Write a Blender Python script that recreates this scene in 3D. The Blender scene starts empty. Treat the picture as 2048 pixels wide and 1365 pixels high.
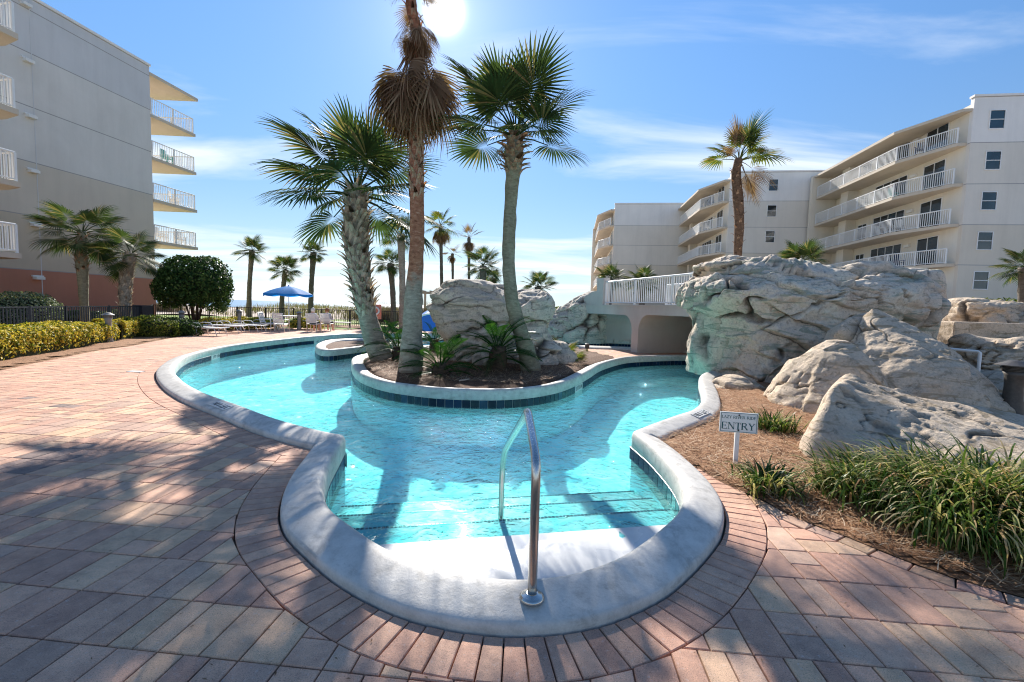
import bpy, bmesh, math, random
import numpy as np
from mathutils import Vector, Matrix, Euler
from mathutils.geometry import tessellate_polygon
random.seed(7); np.random.seed(7)
PI = math.pi; R = math.radians
scn = bpy.context.scene; col = scn.collection

# ---------------------------------------------------------------- camera
F = 2048*16/36
CAMH = 1.6
cam_d = bpy.data.cameras.new('camera'); cam = bpy.data.objects.new('camera', cam_d); col.objects.link(cam)
cam_d.lens = 16; cam_d.sensor_width = 36; cam_d.clip_start = .05; cam_d.clip_end = 60000
M3 = Matrix.Rotation(R(90-4.2), 3, 'X') @ Matrix.Rotation(R(1.6), 3, 'Z')
cam.matrix_world = Matrix.Translation((0, 0, CAMH)) @ M3.to_4x4()
scn.camera = cam
def ray(px, py): return M3 @ Vector(((px-1024)/F, -(py-682.5)/F, -1))
def gp(px, py, z=0.0):
    d = ray(px, py); t = (z-CAMH)/d.z
    return Vector((d.x*t, d.y*t, z))
def yp(px, py, Y):
    d = ray(px, py); t = Y/d.y
    return Vector((d.x*t, Y, CAMH+d.z*t))

# ---------------------------------------------------------------- sky, sun, exposure
SUN = ray(888, 22).normalized()
SEL = math.asin(SUN.z); SAZ = math.atan2(SUN.x, SUN.y)
w = bpy.data.worlds.new('World'); scn.world = w; w.use_nodes = True
nt = w.node_tree; N = nt.nodes; L = nt.links
N.clear()
def wn(t, **k):
    n = N.new(t)
    for a, b in k.items(): setattr(n, a, b)
    return n
def wmath(op, a, b=None, clamp=False):
    n = N.new('ShaderNodeMath'); n.operation = op; n.use_clamp = clamp
    for i, v in enumerate((a, b)):
        if v is None: continue
        if isinstance(v, (int, float)): n.inputs[i].default_value = v
        else: L.new(v, n.inputs[i])
    return n.outputs[0]
sky = wn('ShaderNodeTexSky', sky_type='NISHITA'); sky.sun_disc = False
sky.sun_elevation = SEL; sky.sun_rotation = SAZ; sky.air_density = .9; sky.dust_density = .05; sky.ozone_density = 2.2
tc = wn('ShaderNodeTexCoord'); sep = wn('ShaderNodeSeparateXYZ'); L.new(tc.outputs['Generated'], sep.inputs[0])
hs = wn('ShaderNodeHueSaturation'); hs.inputs['Saturation'].default_value = 1.16; hs.inputs['Value'].default_value = 1.0
L.new(sky.outputs[0], hs.inputs['Color'])
dk = wn('ShaderNodeMapRange'); L.new(sep.outputs[2], dk.inputs[0]); dk.inputs[1].default_value = .0; dk.inputs[2].default_value = .62; dk.inputs[3].default_value = .50; dk.inputs[4].default_value = 1.0; dk.interpolation_type = 'SMOOTHSTEP'
dkm = wn('ShaderNodeMixRGB', blend_type='MULTIPLY'); dkm.inputs[0].default_value = 1; L.new(hs.outputs[0], dkm.inputs[1]); L.new(dk.outputs[0], dkm.inputs[2])
# thin cirrus: noise on a layer high above the ground
zc = wmath('MAXIMUM', sep.outputs[2], .03)
zz = wmath('ADD', zc, .09)
cx = wmath('DIVIDE', sep.outputs[0], zz); cy = wmath('DIVIDE', sep.outputs[1], zz)
cmb = wn('ShaderNodeCombineXYZ'); L.new(cx, cmb.inputs[0]); L.new(cy, cmb.inputs[1])
mp = wn('ShaderNodeMapping'); mp.inputs['Rotation'].default_value = (0, 0, R(-24)); mp.inputs['Scale'].default_value = (.55, 1.25, 1); mp.inputs['Location'].default_value = (1.7, .35, 0)
L.new(cmb.outputs[0], mp.inputs[0])
n1 = wn('ShaderNodeTexNoise'); n1.inputs['Scale'].default_value = .85; n1.inputs['Detail'].default_value = 9; n1.inputs['Roughness'].default_value = .56; n1.inputs['Distortion'].default_value = .5
L.new(mp.outputs[0], n1.inputs[0])
n2 = wn('ShaderNodeTexNoise'); n2.inputs['Scale'].default_value = .33; n2.inputs['Detail'].default_value = 2
L.new(mp.outputs[0], n2.inputs[0])
m = wmath('SUBTRACT', wmath('ADD', wmath('MULTIPLY', n1.outputs[0], 1.0), wmath('MULTIPLY', n2.outputs[0], .6)), .80)
# more cloud low, less high
low = wmath('SUBTRACT', .12, wmath('MULTIPLY', wmath('ABSOLUTE', sep.outputs[2]), .46))
m = wmath('MULTIPLY', wmath('ADD', m, low), 5.5, True)
m = wmath('MULTIPLY', wmath('POWER', m, 1.3), .75, True)
# haze white toward the horizon
hz = wmath('MULTIPLY', wmath('POWER', wmath('SUBTRACT', 1, zc, True), 9), 1.0)
mixh = wn('ShaderNodeMixRGB'); L.new(hz, mixh.inputs[0]); L.new(dkm.outputs[0], mixh.inputs[1]); mixh.inputs[2].default_value = (3.6, 4.55, 5.3, 1)
mix = wn('ShaderNodeMixRGB'); L.new(m, mix.inputs[0]); L.new(mixh.outputs[0], mix.inputs[1]); mix.inputs[2].default_value = (5.6, 5.9, 6.1, 1)
# the sun itself with its aureole
dt = wn('ShaderNodeVectorMath', operation='DOT_PRODUCT'); nz = wn('ShaderNodeVectorMath', operation='NORMALIZE'); L.new(tc.outputs['Generated'], nz.inputs[0])
L.new(nz.outputs[0], dt.inputs[0]); dt.inputs[1].default_value = SUN
ang = wmath('ARCCOSINE', wmath('MINIMUM', dt.outputs['Value'], .9999999))
g1 = wmath('MULTIPLY', wmath('EXPONENT', wmath('MULTIPLY', wmath('POWER', wmath('DIVIDE', ang, R(1.15)), 2.0), -1)), 45)
g2 = wmath('MULTIPLY', wmath('EXPONENT', wmath('MULTIPLY', wmath('DIVIDE', ang, R(3.4)), -1)), 2.6)
gl = wmath('ADD', g1, g2)
gc = wn('ShaderNodeMixRGB', blend_type='ADD'); gc.inputs[0].default_value = 1
gm = wn('ShaderNodeMixRGB', blend_type='MULTIPLY'); gm.inputs[0].default_value = 1; gm.inputs[1].default_value = (1, .97, .93, 1)
L.new(gl, gm.inputs[2]); L.new(mix.outputs[0], gc.inputs[1]); L.new(gm.outputs[0], gc.inputs[2])
bg = wn('ShaderNodeBackground'); bg.inputs['Strength'].default_value = .106
L.new(gc.outputs[0], bg.inputs['Color'])
wo = wn('ShaderNodeOutputWorld'); L.new(bg.outputs[0], wo.inputs[0])
sd = bpy.data.lights.new('sun', 'SUN'); sd.energy = 5.0; sd.angle = R(.53); sd.color = (1, .95, .87)
so = bpy.data.objects.new('sun', sd); col.objects.link(so)
so.rotation_euler = SUN.to_track_quat('Z', 'Y').to_euler(); so.location = SUN*40
scn.view_settings.view_transform = 'Standard'; scn.view_settings.look = 'None'
scn.view_settings.gamma = 1; scn.view_settings.use_curve_mapping = False
scn.view_settings.exposure = .96
scn.cycles.max_bounces = 8; scn.cycles.transparent_max_bounces = 16; scn.cycles.sample_clamp_indirect = 6
scn.cycles.caustics_reflective = False
scn.cycles.use_denoising = True; scn.cycles.filter_width = 1.1

# ---------------------------------------------------------------- materials
MATS = {}
def newmat(name):
    m = bpy.data.materials.new(name); m.use_nodes = True; m.node_tree.nodes.clear(); MATS[name] = m
    return m
class NB:
    def __init__(s, m): s.m = m; s.n = m.node_tree.nodes; s.l = m.node_tree.links
    def add(s, t, ins=None, **k):
        n = s.n.new(t)
        for a, b in k.items(): setattr(n, a, b)
        for i, v in (ins or {}).items():
            if isinstance(v, bpy.types.NodeSocket): s.l.new(v, n.inputs[i])
            else: n.inputs[i].default_value = v
        return n
    def out(s, sh, vol=None): 
        o = s.n.new('ShaderNodeOutputMaterial'); s.l.new(sh, o.inputs[0])
        if vol: s.l.new(vol, o.inputs[1])
    def coord(s, kind='Object', scale=1.0):
        c = s.add('ShaderNodeTexCoord').outputs[kind]
        if isinstance(scale, (int, float)): scale = (scale,)*3
        return s.add('ShaderNodeMapping', {0: c, 3: scale}).outputs[0]
    def pos(s, scale=1.0):
        c = s.add('ShaderNodeNewGeometry').outputs['Position']
        if isinstance(scale, (int, float)): scale = (scale,)*3
        return s.add('ShaderNodeMapping', {0: c, 3: scale}).outputs[0]
    def noise(s, v, sc, det=4, ro=.55, dist=0): return s.add('ShaderNodeTexNoise', {'Vector': v, 'Scale': sc, 'Detail': det, 'Roughness': ro, 'Distortion': dist}).outputs[0]
    def ramp(s, f, stops, interp='LINEAR'):
        r = s.add('ShaderNodeValToRGB', {0: f}); e = r.color_ramp.elements; r.color_ramp.interpolation = interp
        while len(e) > 1: e.remove(e[-1])
        e[0].position = stops[0][0]; e[0].color = (*stops[0][1], 1)
        for p, c in stops[1:]:
            q = e.new(p); q.color = (*c, 1)
        return r.outputs[0]
    def mix(s, f, a, b, bt='MIX'):
        def c(v): return (*v, 1) if isinstance(v, tuple) and len(v) == 3 else v
        return s.add('ShaderNodeMixRGB', {0: f, 1: c(a), 2: c(b)}, blend_type=bt).outputs[0]
    def math(s, op, a, b=0.0, clamp=False): return s.add('ShaderNodeMath', {0: a, 1: b}, operation=op, use_clamp=clamp).outputs[0]
    def bump(s, h, st=.3, d=.01, nrm=None):
        i = {'Height': h, 'Strength': st, 'Distance': d}
        if nrm: i['Normal'] = nrm
        return s.add('ShaderNodeBump', i).outputs[0]
    def bsdf(s, colr, rough=.6, metal=0, spec=.5, nrm=None, **k):
        i = {'Base Color': (*colr, 1) if isinstance(colr, tuple) and len(colr) == 3 else colr, 'Roughness': rough, 'Metallic': metal, 'Specular IOR Level': spec}
        if nrm: i['Normal'] = nrm
        i.update(k)
        return s.add('ShaderNodeBsdfPrincipled', i).outputs[0]
def simple(name, c, rough=.5, metal=0, var=.12, sc=6, bump=.0, bsc=60, spec=.5):
    m = newmat(name); b = NB(m); p = b.pos()
    n = b.noise(p, sc, 5, .6)
    lo = tuple(max(0, x*(1-var)) for x in c); hi = tuple(min(1, x*(1+var)) for x in c)
    cc = b.ramp(n, [(.3, lo), (.7, hi)])
    nr = b.bump(b.noise(p, bsc, 3), bump, .01) if bump else None
    b.out(b.bsdf(cc, rough, metal, spec, nr)); return m
def leafmat(name, stops, transl=.35, rough=.55, per='Random Per Island'):
    m = newmat(name); b = NB(m); g = b.add('ShaderNodeNewGeometry')
    c = b.ramp(g.outputs[per], stops)
    c = b.mix(.35, c, b.mix(b.noise(b.pos(), 3.0, 3), (.35, .35, .35), (1, 1, 1)), 'MULTIPLY')
    d = b.bsdf(c, rough, 0, .06)
    t = b.add('ShaderNodeBsdfTranslucent', {0: b.mix(1.0, c, (1.12, 1.2, .7), 'MULTIPLY')}).outputs[0]
    b.out(b.add('ShaderNodeMixShader', {0: transl, 1: d, 2: t}).outputs[0]); return m

# pavers : colour from the attribute, fine speckle and wear
m = newmat('paver_concrete'); b = NB(m); p = b.pos()
at = b.add('ShaderNodeAttribute', attribute_name='pc').outputs[0]
n = b.noise(p, 7, 5, .65); sp = b.noise(p, 170, 3, .75); mid = b.noise(p, 38, 4, .6)
c = b.mix(1.0, at, b.ramp(n, [(.25, (.66, .64, .66)), (.5, (.95, .94, .93)), (.75, (1.2, 1.17, 1.12))]), 'MULTIPLY')
c = b.mix(1.0, c, b.ramp(sp, [(.32, (.42, .42, .44)), (.46, (1, 1, 1)), (.6, (1, 1, 1)), (.68, (1.5, 1.46, 1.42))]), 'MULTIPLY')
c = b.mix(b.math('MULTIPLY', b.math('SUBTRACT', mid, .58, True), 2.2, True), c, (.62, .56, .52))
pit = b.ramp(b.noise(p, 120, 4, .7), [(.3, (0, 0, 0)), (.42, (1, 1, 1))])
nr = b.bump(pit, .35, .004, b.bump(b.noise(p, 22, 4), .25, .006))
b.out(b.bsdf(c, .78, 0, .3, nr))
m = newmat('joint_sand'); b = NB(m); p = b.pos()
b.out(b.bsdf(b.ramp(b.noise(p, 40, 5), [(.3, (.10, .08, .065)), (.7, (.22, .18, .145))]), .95, 0, .1, b.bump(b.noise(p, 200, 3), .5, .005)))
# smooth cement plaster of the pool coping
m = newmat('coping_cement'); b = NB(m); p = b.pos()
n = b.noise(p, 1.6, 6, .62, .3); n2 = b.noise(p, 9, 6, .65); n3 = b.noise(p, 90, 3, .7)
c = b.ramp(n, [(.25, (.49, .455, .41)), (.5, (.63, .59, .535)), (.75, (.73, .69, .63))])
c = b.mix(.85, c, b.ramp(n2, [(.3, (.62, .62, .62)), (.46, (.88, .88, .88)), (.6, (1, 1, 1)), (.8, (1.12, 1.11, 1.09))]), 'MULTIPLY')
sc_ = b.noise(b.pos((1.6, 1.6, 6)), 2.6, 8, .74, .8)
c = b.mix(b.ramp(sc_, [(.54, (0,)*3), (.62, (.5,)*3)]), c, (.34, .31, .27))
c = b.mix(.5, c, b.ramp(n3, [(.3, (.8, .8, .8)), (.6, (1, 1, 1))]), 'MULTIPLY')
v = b.add('ShaderNodeTexVoronoi', {'Vector': b.add('ShaderNodeVectorMath', {0: p, 1: b.add('ShaderNodeVectorMath', {0: b.add('ShaderNodeTexNoise', {'Vector': p, 'Scale': 2.5, 'Detail': 5.0}).outputs[1], 1: (.5, .5, .5)}, operation='MULTIPLY').outputs[0]}, operation='ADD').outputs[0], 'Scale': .9}, feature='DISTANCE_TO_EDGE').outputs[0]
crk = b.math('MULTIPLY', b.math('LESS_THAN', v, .0022), b.math('GREATER_THAN', n, .5))

b.out(b.bsdf(c, .62, 0, .4, b.bump(b.noise(p, 60, 5, .7), .35, .005, b.bump(n2, .3, .014))))
m = newmat('pool_plaster'); b = NB(m); p = b.pos()
n = b.noise(p, 1.3, 5, .6, .4)
b.out(b.bsdf(b.ramp(n, [(.25, (.78, .88, .90)), (.75, (.90, .96, .97))]), .7, 0, .2, b.bump(b.noise(p, 12, 4), .3, .02)))
m = newmat('step_plaster'); b = NB(m); p = b.pos()
b.out(b.bsdf(b.ramp(b.noise(p, 2.2, 6, .6, .3), [(.3, (.50, .495, .485)), (.5, (.60, .595, .58)), (.7, (.68, .67, .655))]), b.ramp(b.noise(p, 1.5, 4, .5, .5), [(.42, (.16,)*3), (.5, (.5,)*3)]), 0, .5, b.bump(b.noise(p, 30, 4), .12, .006)))
m = newmat('navy_tile'); b = NB(m); p = b.pos()
oi = b.add('ShaderNodeObjectInfo').outputs['Random']; gi = b.add('ShaderNodeNewGeometry').outputs['Random Per Island']
c = b.ramp(b.math('FRACT', b.math('ADD', oi, gi)), [(0, (.003, .009, .025)), (.5, (.005, .016, .042)), (.9, (.007, .025, .065)), (1, (.012, .04, .09))])
c = b.mix(.5, c, b.ramp(b.noise(p, 14, 5), [(.3, (.6, .6, .7)), (.7, (1.5, 1.5, 1.4))]), 'MULTIPLY')
b.out(b.bsdf(c, .22, 0, .3, b.bump(b.noise(p, 25, 3), .1, .003)))
# water : clear, tinted, rippled
m = newmat('pool_water'); b = NB(m); p = b.pos()
r1 = b.noise(p, 3.6, 3, .55, .9); r2 = b.noise(b.pos((1, .75, 1)), 11, 3, .6, .6); r3 = b.noise(p, 42, 2, .5, .3)
h = b.math('ADD', b.math('ADD', b.math('MULTIPLY', r1, 1.0), b.math('MULTIPLY', r2, .55)), b.math('MULTIPLY', r3, .07))
nr = b.bump(h, .85, .085)
cosi = b.math('ABSOLUTE', b.add('ShaderNodeVectorMath', {0: b.add('ShaderNodeNewGeometry').outputs['Incoming'], 1: nr}, operation='DOT_PRODUCT').outputs['Value'])
fr = b.math('ADD', b.math('MULTIPLY', b.math('POWER', b.math('SUBTRACT', 1.0, cosi, True), 5.0), .98), .02, True)      # Schlick, the same from both sides
rf = b.add('ShaderNodeBsdfRefraction', {'Color': (.70, .985, 1, 1), 'Roughness': .0, 'IOR': 1.33, 'Normal': nr}).outputs[0]
tint = b.mix(b.ramp(b.math('ADD', b.math('MULTIPLY', r1, .6), b.math('MULTIPLY', r2, .4)), [(.38, (0,)*3), (.62, (1,)*3)]), (.29, .92, .95), (.62, .985, .985))  # light and dark of the ripples put into the tint
tr = b.add('ShaderNodeBsdfTransparent', {0: tint}).outputs[0]
body = b.add('ShaderNodeMixShader', {0: .14, 1: tr, 2: rf}).outputs[0]
gls = b.add('ShaderNodeBsdfGlossy', {'Color': (1, 1, 1, 1), 'Roughness': .012, 'Normal': nr}).outputs[0]
b.out(b.add('ShaderNodeMixShader', {0: fr, 1: body, 2: gls}).outputs[0])
m = newmat('sea_water'); b = NB(m); p = b.pos((.02, .1, 1))
b.out(b.bsdf(b.ramp(b.noise(b.pos((.004, .02, 1)), 1, 4), [(.35, (.03, .13, .24)), (.65, (.05, .19, .32))]), .5, 0, .3, b.bump(b.noise(p, 8, 4), .5, .5)))
# mulch of pine straw, soil, sand, lawn
m = newmat('pine_straw_bed'); b = NB(m); p = b.pos()
n = b.noise(p, 9, 6, .7); f = b.noise(b.add('ShaderNodeMapping', {0: b.pos(), 3: (60, 9, 30), 2: (0, 0, .7)}).outputs[0], 1, 5, .75, 1.2)
f2 = b.noise(b.add('ShaderNodeMapping', {0: b.pos(), 3: (9, 70, 30), 2: (0, 0, .3)}).outputs[0], 1, 5, .75, 1.5)
c = b.ramp(b.math('MULTIPLY', b.math('ADD', f, f2), .5), [(.36, (.07, .032, .018)), (.46, (.28, .14, .07)), (.56, (.52, .30, .17)), (.68, (.70, .48, .31))])
c = b.mix(.5, c, b.ramp(n, [(.3, (.55, .5, .5)), (.7, (1.15, 1.1, 1.05))]), 'MULTIPLY')
b.out(b.bsdf(c, .85, 0, .2, b.bump(b.math('ADD', f, f2), .8, .02)))
m = newmat('shaded_mulch'); b = NB(m); p = b.pos()  # the pine straw again, with the island's shade put into its colour
n = b.noise(p, 9, 6, .7); f = b.noise(b.add('ShaderNodeMapping', {0: b.pos(), 3: (60, 9, 30), 2: (0, 0, .7)}).outputs[0], 1, 5, .75, 1.2)
f2 = b.noise(b.add('ShaderNodeMapping', {0: b.pos(), 3: (9, 70, 30), 2: (0, 0, .3)}).outputs[0], 1, 5, .75, 1.5)
c = b.ramp(b.math('MULTIPLY', b.math('ADD', f, f2), .5), [(.36, (.035, .016, .01)), (.47, (.12, .06, .035)), (.57, (.25, .14, .085)), (.68, (.40, .26, .17))])
c = b.mix(.5, c, b.ramp(n, [(.3, (.55, .5, .5)), (.7, (1.15, 1.1, 1.05))]), 'MULTIPLY')
b.out(b.bsdf(c, .85, 0, .2, b.bump(b.math('ADD', f, f2), .8, .02)))
simple('sand', (.58, .47, .38), .95, var=.2, sc=1.5, bump=.4, bsc=20)
m = newmat('lawn_grass'); b = NB(m); p = b.pos()
b.out(b.bsdf(b.ramp(b.math('ADD', b.math('MULTIPLY', b.noise(p, 1.2, 5), .5), b.math('MULTIPLY', b.noise(p, 30, 4, .8), .5)), [(.35, (.09, .15, .02)), (.5, (.19, .27, .045)), (.65, (.34, .38, .09))]), .85, 0, .2, b.bump(b.noise(p, 60, 3), .8, .03)))
# stucco walls
def stucco(name, c, var=.05):
    m = newmat(name); b = NB(m); p = b.pos()
    n = b.noise(p, .35, 6, .65, .4); st = b.noise(b.pos((1.4, 1.4, .12)), 1, 6, .7)
    cc = b.ramp(n, [(.3, tuple(x*(1-var) for x in c)), (.7, tuple(x*(1+var) for x in c))])
    cc = b.mix(.5, cc, b.ramp(st, [(.3, (.86, .86, .86)), (.55, (1, 1, 1))]), 'MULTIPLY')
    b.out(b.bsdf(cc, .9, 0, .2, b.bump(b.noise(p, 25, 4, .7), .35, .01))); return m
stucco('stucco_white', (.80, .77, .74)); stucco('stucco_light', (.72, .67, .60)); stucco('stucco_beige', (.68, .61, .51))
stucco('stucco_tan', (.60, .54, .46)); stucco('stucco_olive', (.54, .47, .37)); stucco('stucco_warm_grey', (.66, .64, .61), .07); stucco('joint_shade', (.36, .35, .34)); stucco('stucco_salmon', (.46, .215, .145)); stucco('stucco_cream', (.74, .68, .58)); stucco('slab_cream', (.60, .52, .42))
stucco('stucco_grey', (.60, .60, .61))
simple('white_paint', (.78, .78, .77), .4, var=.04); simple('white_plastic', (.74, .73, .70), .45, var=.06)
simple('dark_fence', (.015, .02, .032), .4, var=.2); simple('black_fence', (.012, .012, .013), .5, var=.2)
simple('bronze', (.085, .075, .065), .5, .3, var=.2, sc=20); simple('bollard_grey', (.26, .24, .22), .6, 0, var=.15, sc=10)
simple('white_sign', (.82, .82, .80), .4, var=.02); simple('sign_ink', (.015, .10, .11), .5, var=.05); simple('black_ink', (.012, .012, .014), .5, var=.1)
simple('red_ink', (.55, .08, .06), .5, var=.1); simple('marker_tile', (.72, .70, .66), .4, var=.06, sc=20)
simple('teal_plastic', (.05, .32, .30), .45, var=.1); simple('navy_fabric', (.02, .04, .12), .8, var=.2); simple('red_plastic', (.55, .10, .05), .45, var=.15)
simple('pink_orange', (.62, .20, .13), .5, var=.2); simple('skin', (.62, .36, .27), .55, var=.08); simple('hair_white', (.72, .68, .64), .8, var=.1, sc=40); simple('hair_auburn', (.26, .10, .04), .7, var=.3, sc=40)
simple('shirt_grey', (.42, .42, .46), .8, var=.1); simple('shirt_white', (.7, .68, .68), .8, var=.08); simple('dark_cloth', (.02, .02, .025), .8, var=.2)
simple('slide_blue', (.01, .13, .55), .3, var=.08); simple('wood_grey', (.36, .31, .26), .8, var=.2, sc=10, bump=.3)
m = newmat('umbrella_blue'); b = NB(m); u = b.bsdf((.015, .21, .62), .7, 0, .2); t = b.add('ShaderNodeBsdfTranslucent', {0: (.03, .36, .9, 1)}).outputs[0]
b.out(b.add('ShaderNodeMixShader', {0: .45, 1: u, 2: t}).outputs[0])
m = newmat('steel'); b = NB(m); p = b.pos((90, 90, 3)); b.out(b.bsdf((.58, .55, .51), b.ramp(b.noise(p, 2, 3), [(.3, (.17,)*3), (.7, (.3,)*3)]), 1.0))
m = newmat('dark_glass'); b = NB(m); p = b.pos(); b.out(b.bsdf(b.ramp(b.noise(p, .8, 3), [(.35, (.006, .014, .02)), (.65, (.02, .045, .065))]), .06, 0, .8))
# sculpted rock
def rockmat(name, base, dark, stain, sc=1.0):
    m = newmat(name); b = NB(m); p = b.coord('Object')
    n = b.noise(p, .9*sc, 7, .62, .5); n2 = b.noise(p, 4.5*sc, 7, .68, .6); n3 = b.noise(p, 26*sc, 5, .7)
    st = b.noise(b.add('ShaderNodeMapping', {0: p, 3: (1.0, 1.0, 5.5), 2: (.2, .55, 0)}).outputs[0], 1.2*sc, 6, .66, .8)
    c = b.ramp(n, [(.28, tuple(x*.8 for x in base)), (.5, base), (.72, tuple(min(.8, x*1.15) for x in base))])
    c = b.mix(b.ramp(n2, [(.36, (.6,)*3), (.44, (0,)*3)]), c, dark)
    fine = b.ramp(b.noise(p, 13*sc, 8, .72, .2), [(.34, (.5, .47, .44)), (.44, (.9, .89, .88)), (.6, (1, 1, 1)), (.72, (1.18, 1.16, 1.13))])
    c = b.mix(.7, c, fine, 'MULTIPLY')
    c = b.mix(b.ramp(st, [(.53, (0,)*3), (.6, (.7,)*3)]), c, stain)
    att = b.add('ShaderNodeAttribute', attribute_name='crack').outputs[2]
    c = b.mix(b.math('MULTIPLY', att, .9, True), c, (.035, .03, .027))  # shade of cracks, ledges and pits painted in as near-black colour
    c = b.mix(.45, c, b.ramp(n3, [(.3, (.7, .69, .68)), (.55, (1, 1, 1)), (.8, (1.15,)*3)]), 'MULTIPLY')
    mu = b.add('ShaderNodeTexMusgrave') if False else None
    nr = b.bump(b.noise(p, 70*sc, 5, .75), .6, .012, b.bump(b.noise(p, 16*sc, 8, .72), .7, .05, b.bump(n2, .5, .09)))
    b.out(b.bsdf(c, .88, 0, .25, nr)); return m
rockmat('rock_pale', (.76, .635, .51), (.35, .265, .195), (.25, .29, .22)); rockmat('rock_tan', (.70, .56, .42), (.29, .22, .145), (.34, .25, .15), 1.3)
rockmat('rock_grey', (.68, .60, .51), (.24, .22, .195), (.30, .29, .25), 1.2)
stucco('bridge_cement', (.58, .53, .48), .13)
# palms
def bark(name, c1, c2, sc=(6, 6, 22)):
    m = newmat(name); b = NB(m); n = b.noise(b.coord('Object', sc), 1, 6, .7, .5); n2 = b.noise(b.pos(), 2.2, 4)
    c = b.mix(.6, b.ramp(n, [(.3, c1), (.7, c2)]), b.ramp(n2, [(.3, (.6, .6, .6)), (.65, (1.1, 1.1, 1.1))]), 'MULTIPLY')
    b.out(b.bsdf(c, .9, 0, .2, b.bump(n, .8, .025))); return m
bark('bark_grey', (.19, .16, .12), (.46, .40, .32)); bark('bark_brown', (.07, .04, .025), (.25, .155, .10), (9, 9, 14)); bark('bark_far', (.09, .075, .06), (.22, .19, .16)); bark('bark_dark', (.03, .022, .016), (.13, .09, .06)); bark('boot_bark', (.28, .23, .17), (.66, .57, .45), (14, 14, 5))
bark('bark_green', (.17, .155, .10), (.38, .355, .26), (7, 7, 16))
bark('boot_brown', (.22, .13, .08), (.58, .40, .27), (14, 14, 5))
m = newmat('bark_patched'); b = NB(m); o_ = b.coord('Object'); n = b.noise(b.coord('Object', (7, 7, 16)), 1, 6, .7, .5); z_ = b.add('ShaderNodeSeparateXYZ', {0: o_}).outputs[2]; w_ = b.noise(o_, 2.6, 5, .7)
g_ = b.ramp(n, [(.3, (.20, .17, .13)), (.7, (.46, .40, .32))]); r_ = b.ramp(n, [(.3, (.16, .06, .035)), (.55, (.38, .17, .10)), (.75, (.55, .36, .26))])
k_ = b.ramp(b.math('ADD', z_, b.math('MULTIPLY', w_, 1.2)), [(0, (0,)*3), (1, (1,)*3)]); f_ = b.math('MULTIPLY', b.math('SUBTRACT', b.math('ADD', z_, b.math('MULTIPLY', w_, 1.6)), 2.75), 2.5, True)
b.out(b.bsdf(b.mix(f_, g_, r_), .9, 0, .2, b.bump(n, .8, .025)))
leafmat('palm_leaf', [(0, (.032, .052, .02)), (.5, (.06, .095, .032)), (.80, (.11, .14, .05)), (.92, (.24, .20, .08)), (1, (.34, .24, .12))], .34)
leafmat('palm_leaf_yellow', [(0, (.05, .08, .015)), (.4, (.13, .16, .03)), (.75, (.25, .24, .05)), (1, (.30, .20, .09))], .4)
leafmat('palm_dead', [(0, (.13, .07, .04)), (.5, (.25, .15, .09)), (1, (.38, .25, .16))], .3, .8)
leafmat('cycad_leaf', [(0, (.015, .05, .012)), (.6, (.03, .095, .018)), (1, (.07, .15, .03))], .25, .3)
leafmat('shrub_dark', [(0, (.015, .04, .012)), (.55, (.04, .085, .022)), (.85, (.08, .14, .04)), (1, (.18, .24, .08))], .25, .35)
leafmat('hedge_yellow', [(0, (.07, .11, .02)), (.25, (.22, .25, .04)), (.5, (.62, .50, .07)), (1, (.92, .66, .12))], .3, .5)
leafmat('hedge_variegated', [(0, (.06, .10, .05)), (.5, (.20, .25, .13)), (1, (.48, .50, .34))], .25, .5)
leafmat('sea_grape', [(0, (.06, .10, .02)), (.6, (.16, .20, .04)), (1, (.34, .34, .08))], .35, .4)
leafmat('lily_grass', [(0, (.025, .06, .012)), (.4, (.07, .13, .025)), (.66, (.22, .27, .07)), (.84, (.66, .56, .30)), (1, (.45, .25, .12))], .3, .35)
leafmat('straw_needle', [(0, (.16, .07, .035)), (.35, (.42, .22, .11)), (.75, (.66, .42, .25)), (1, (.8, .64, .46))], .1, .6)
leafmat('dune_grass', [(0, (.16, .13, .07)), (.6, (.26, .23, .12)), (1, (.2, .24, .1))], .3, .8)
leafmat('dry_brush', [(0, (.14, .10, .07)), (.6, (.26, .20, .15)), (1, (.36, .30, .23))], .2, .8)
simple('shrub_core', (.012, .02, .008), .9, var=.3); simple('hedge_core', (.035, .045, .012), .9, var=.3)

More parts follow.
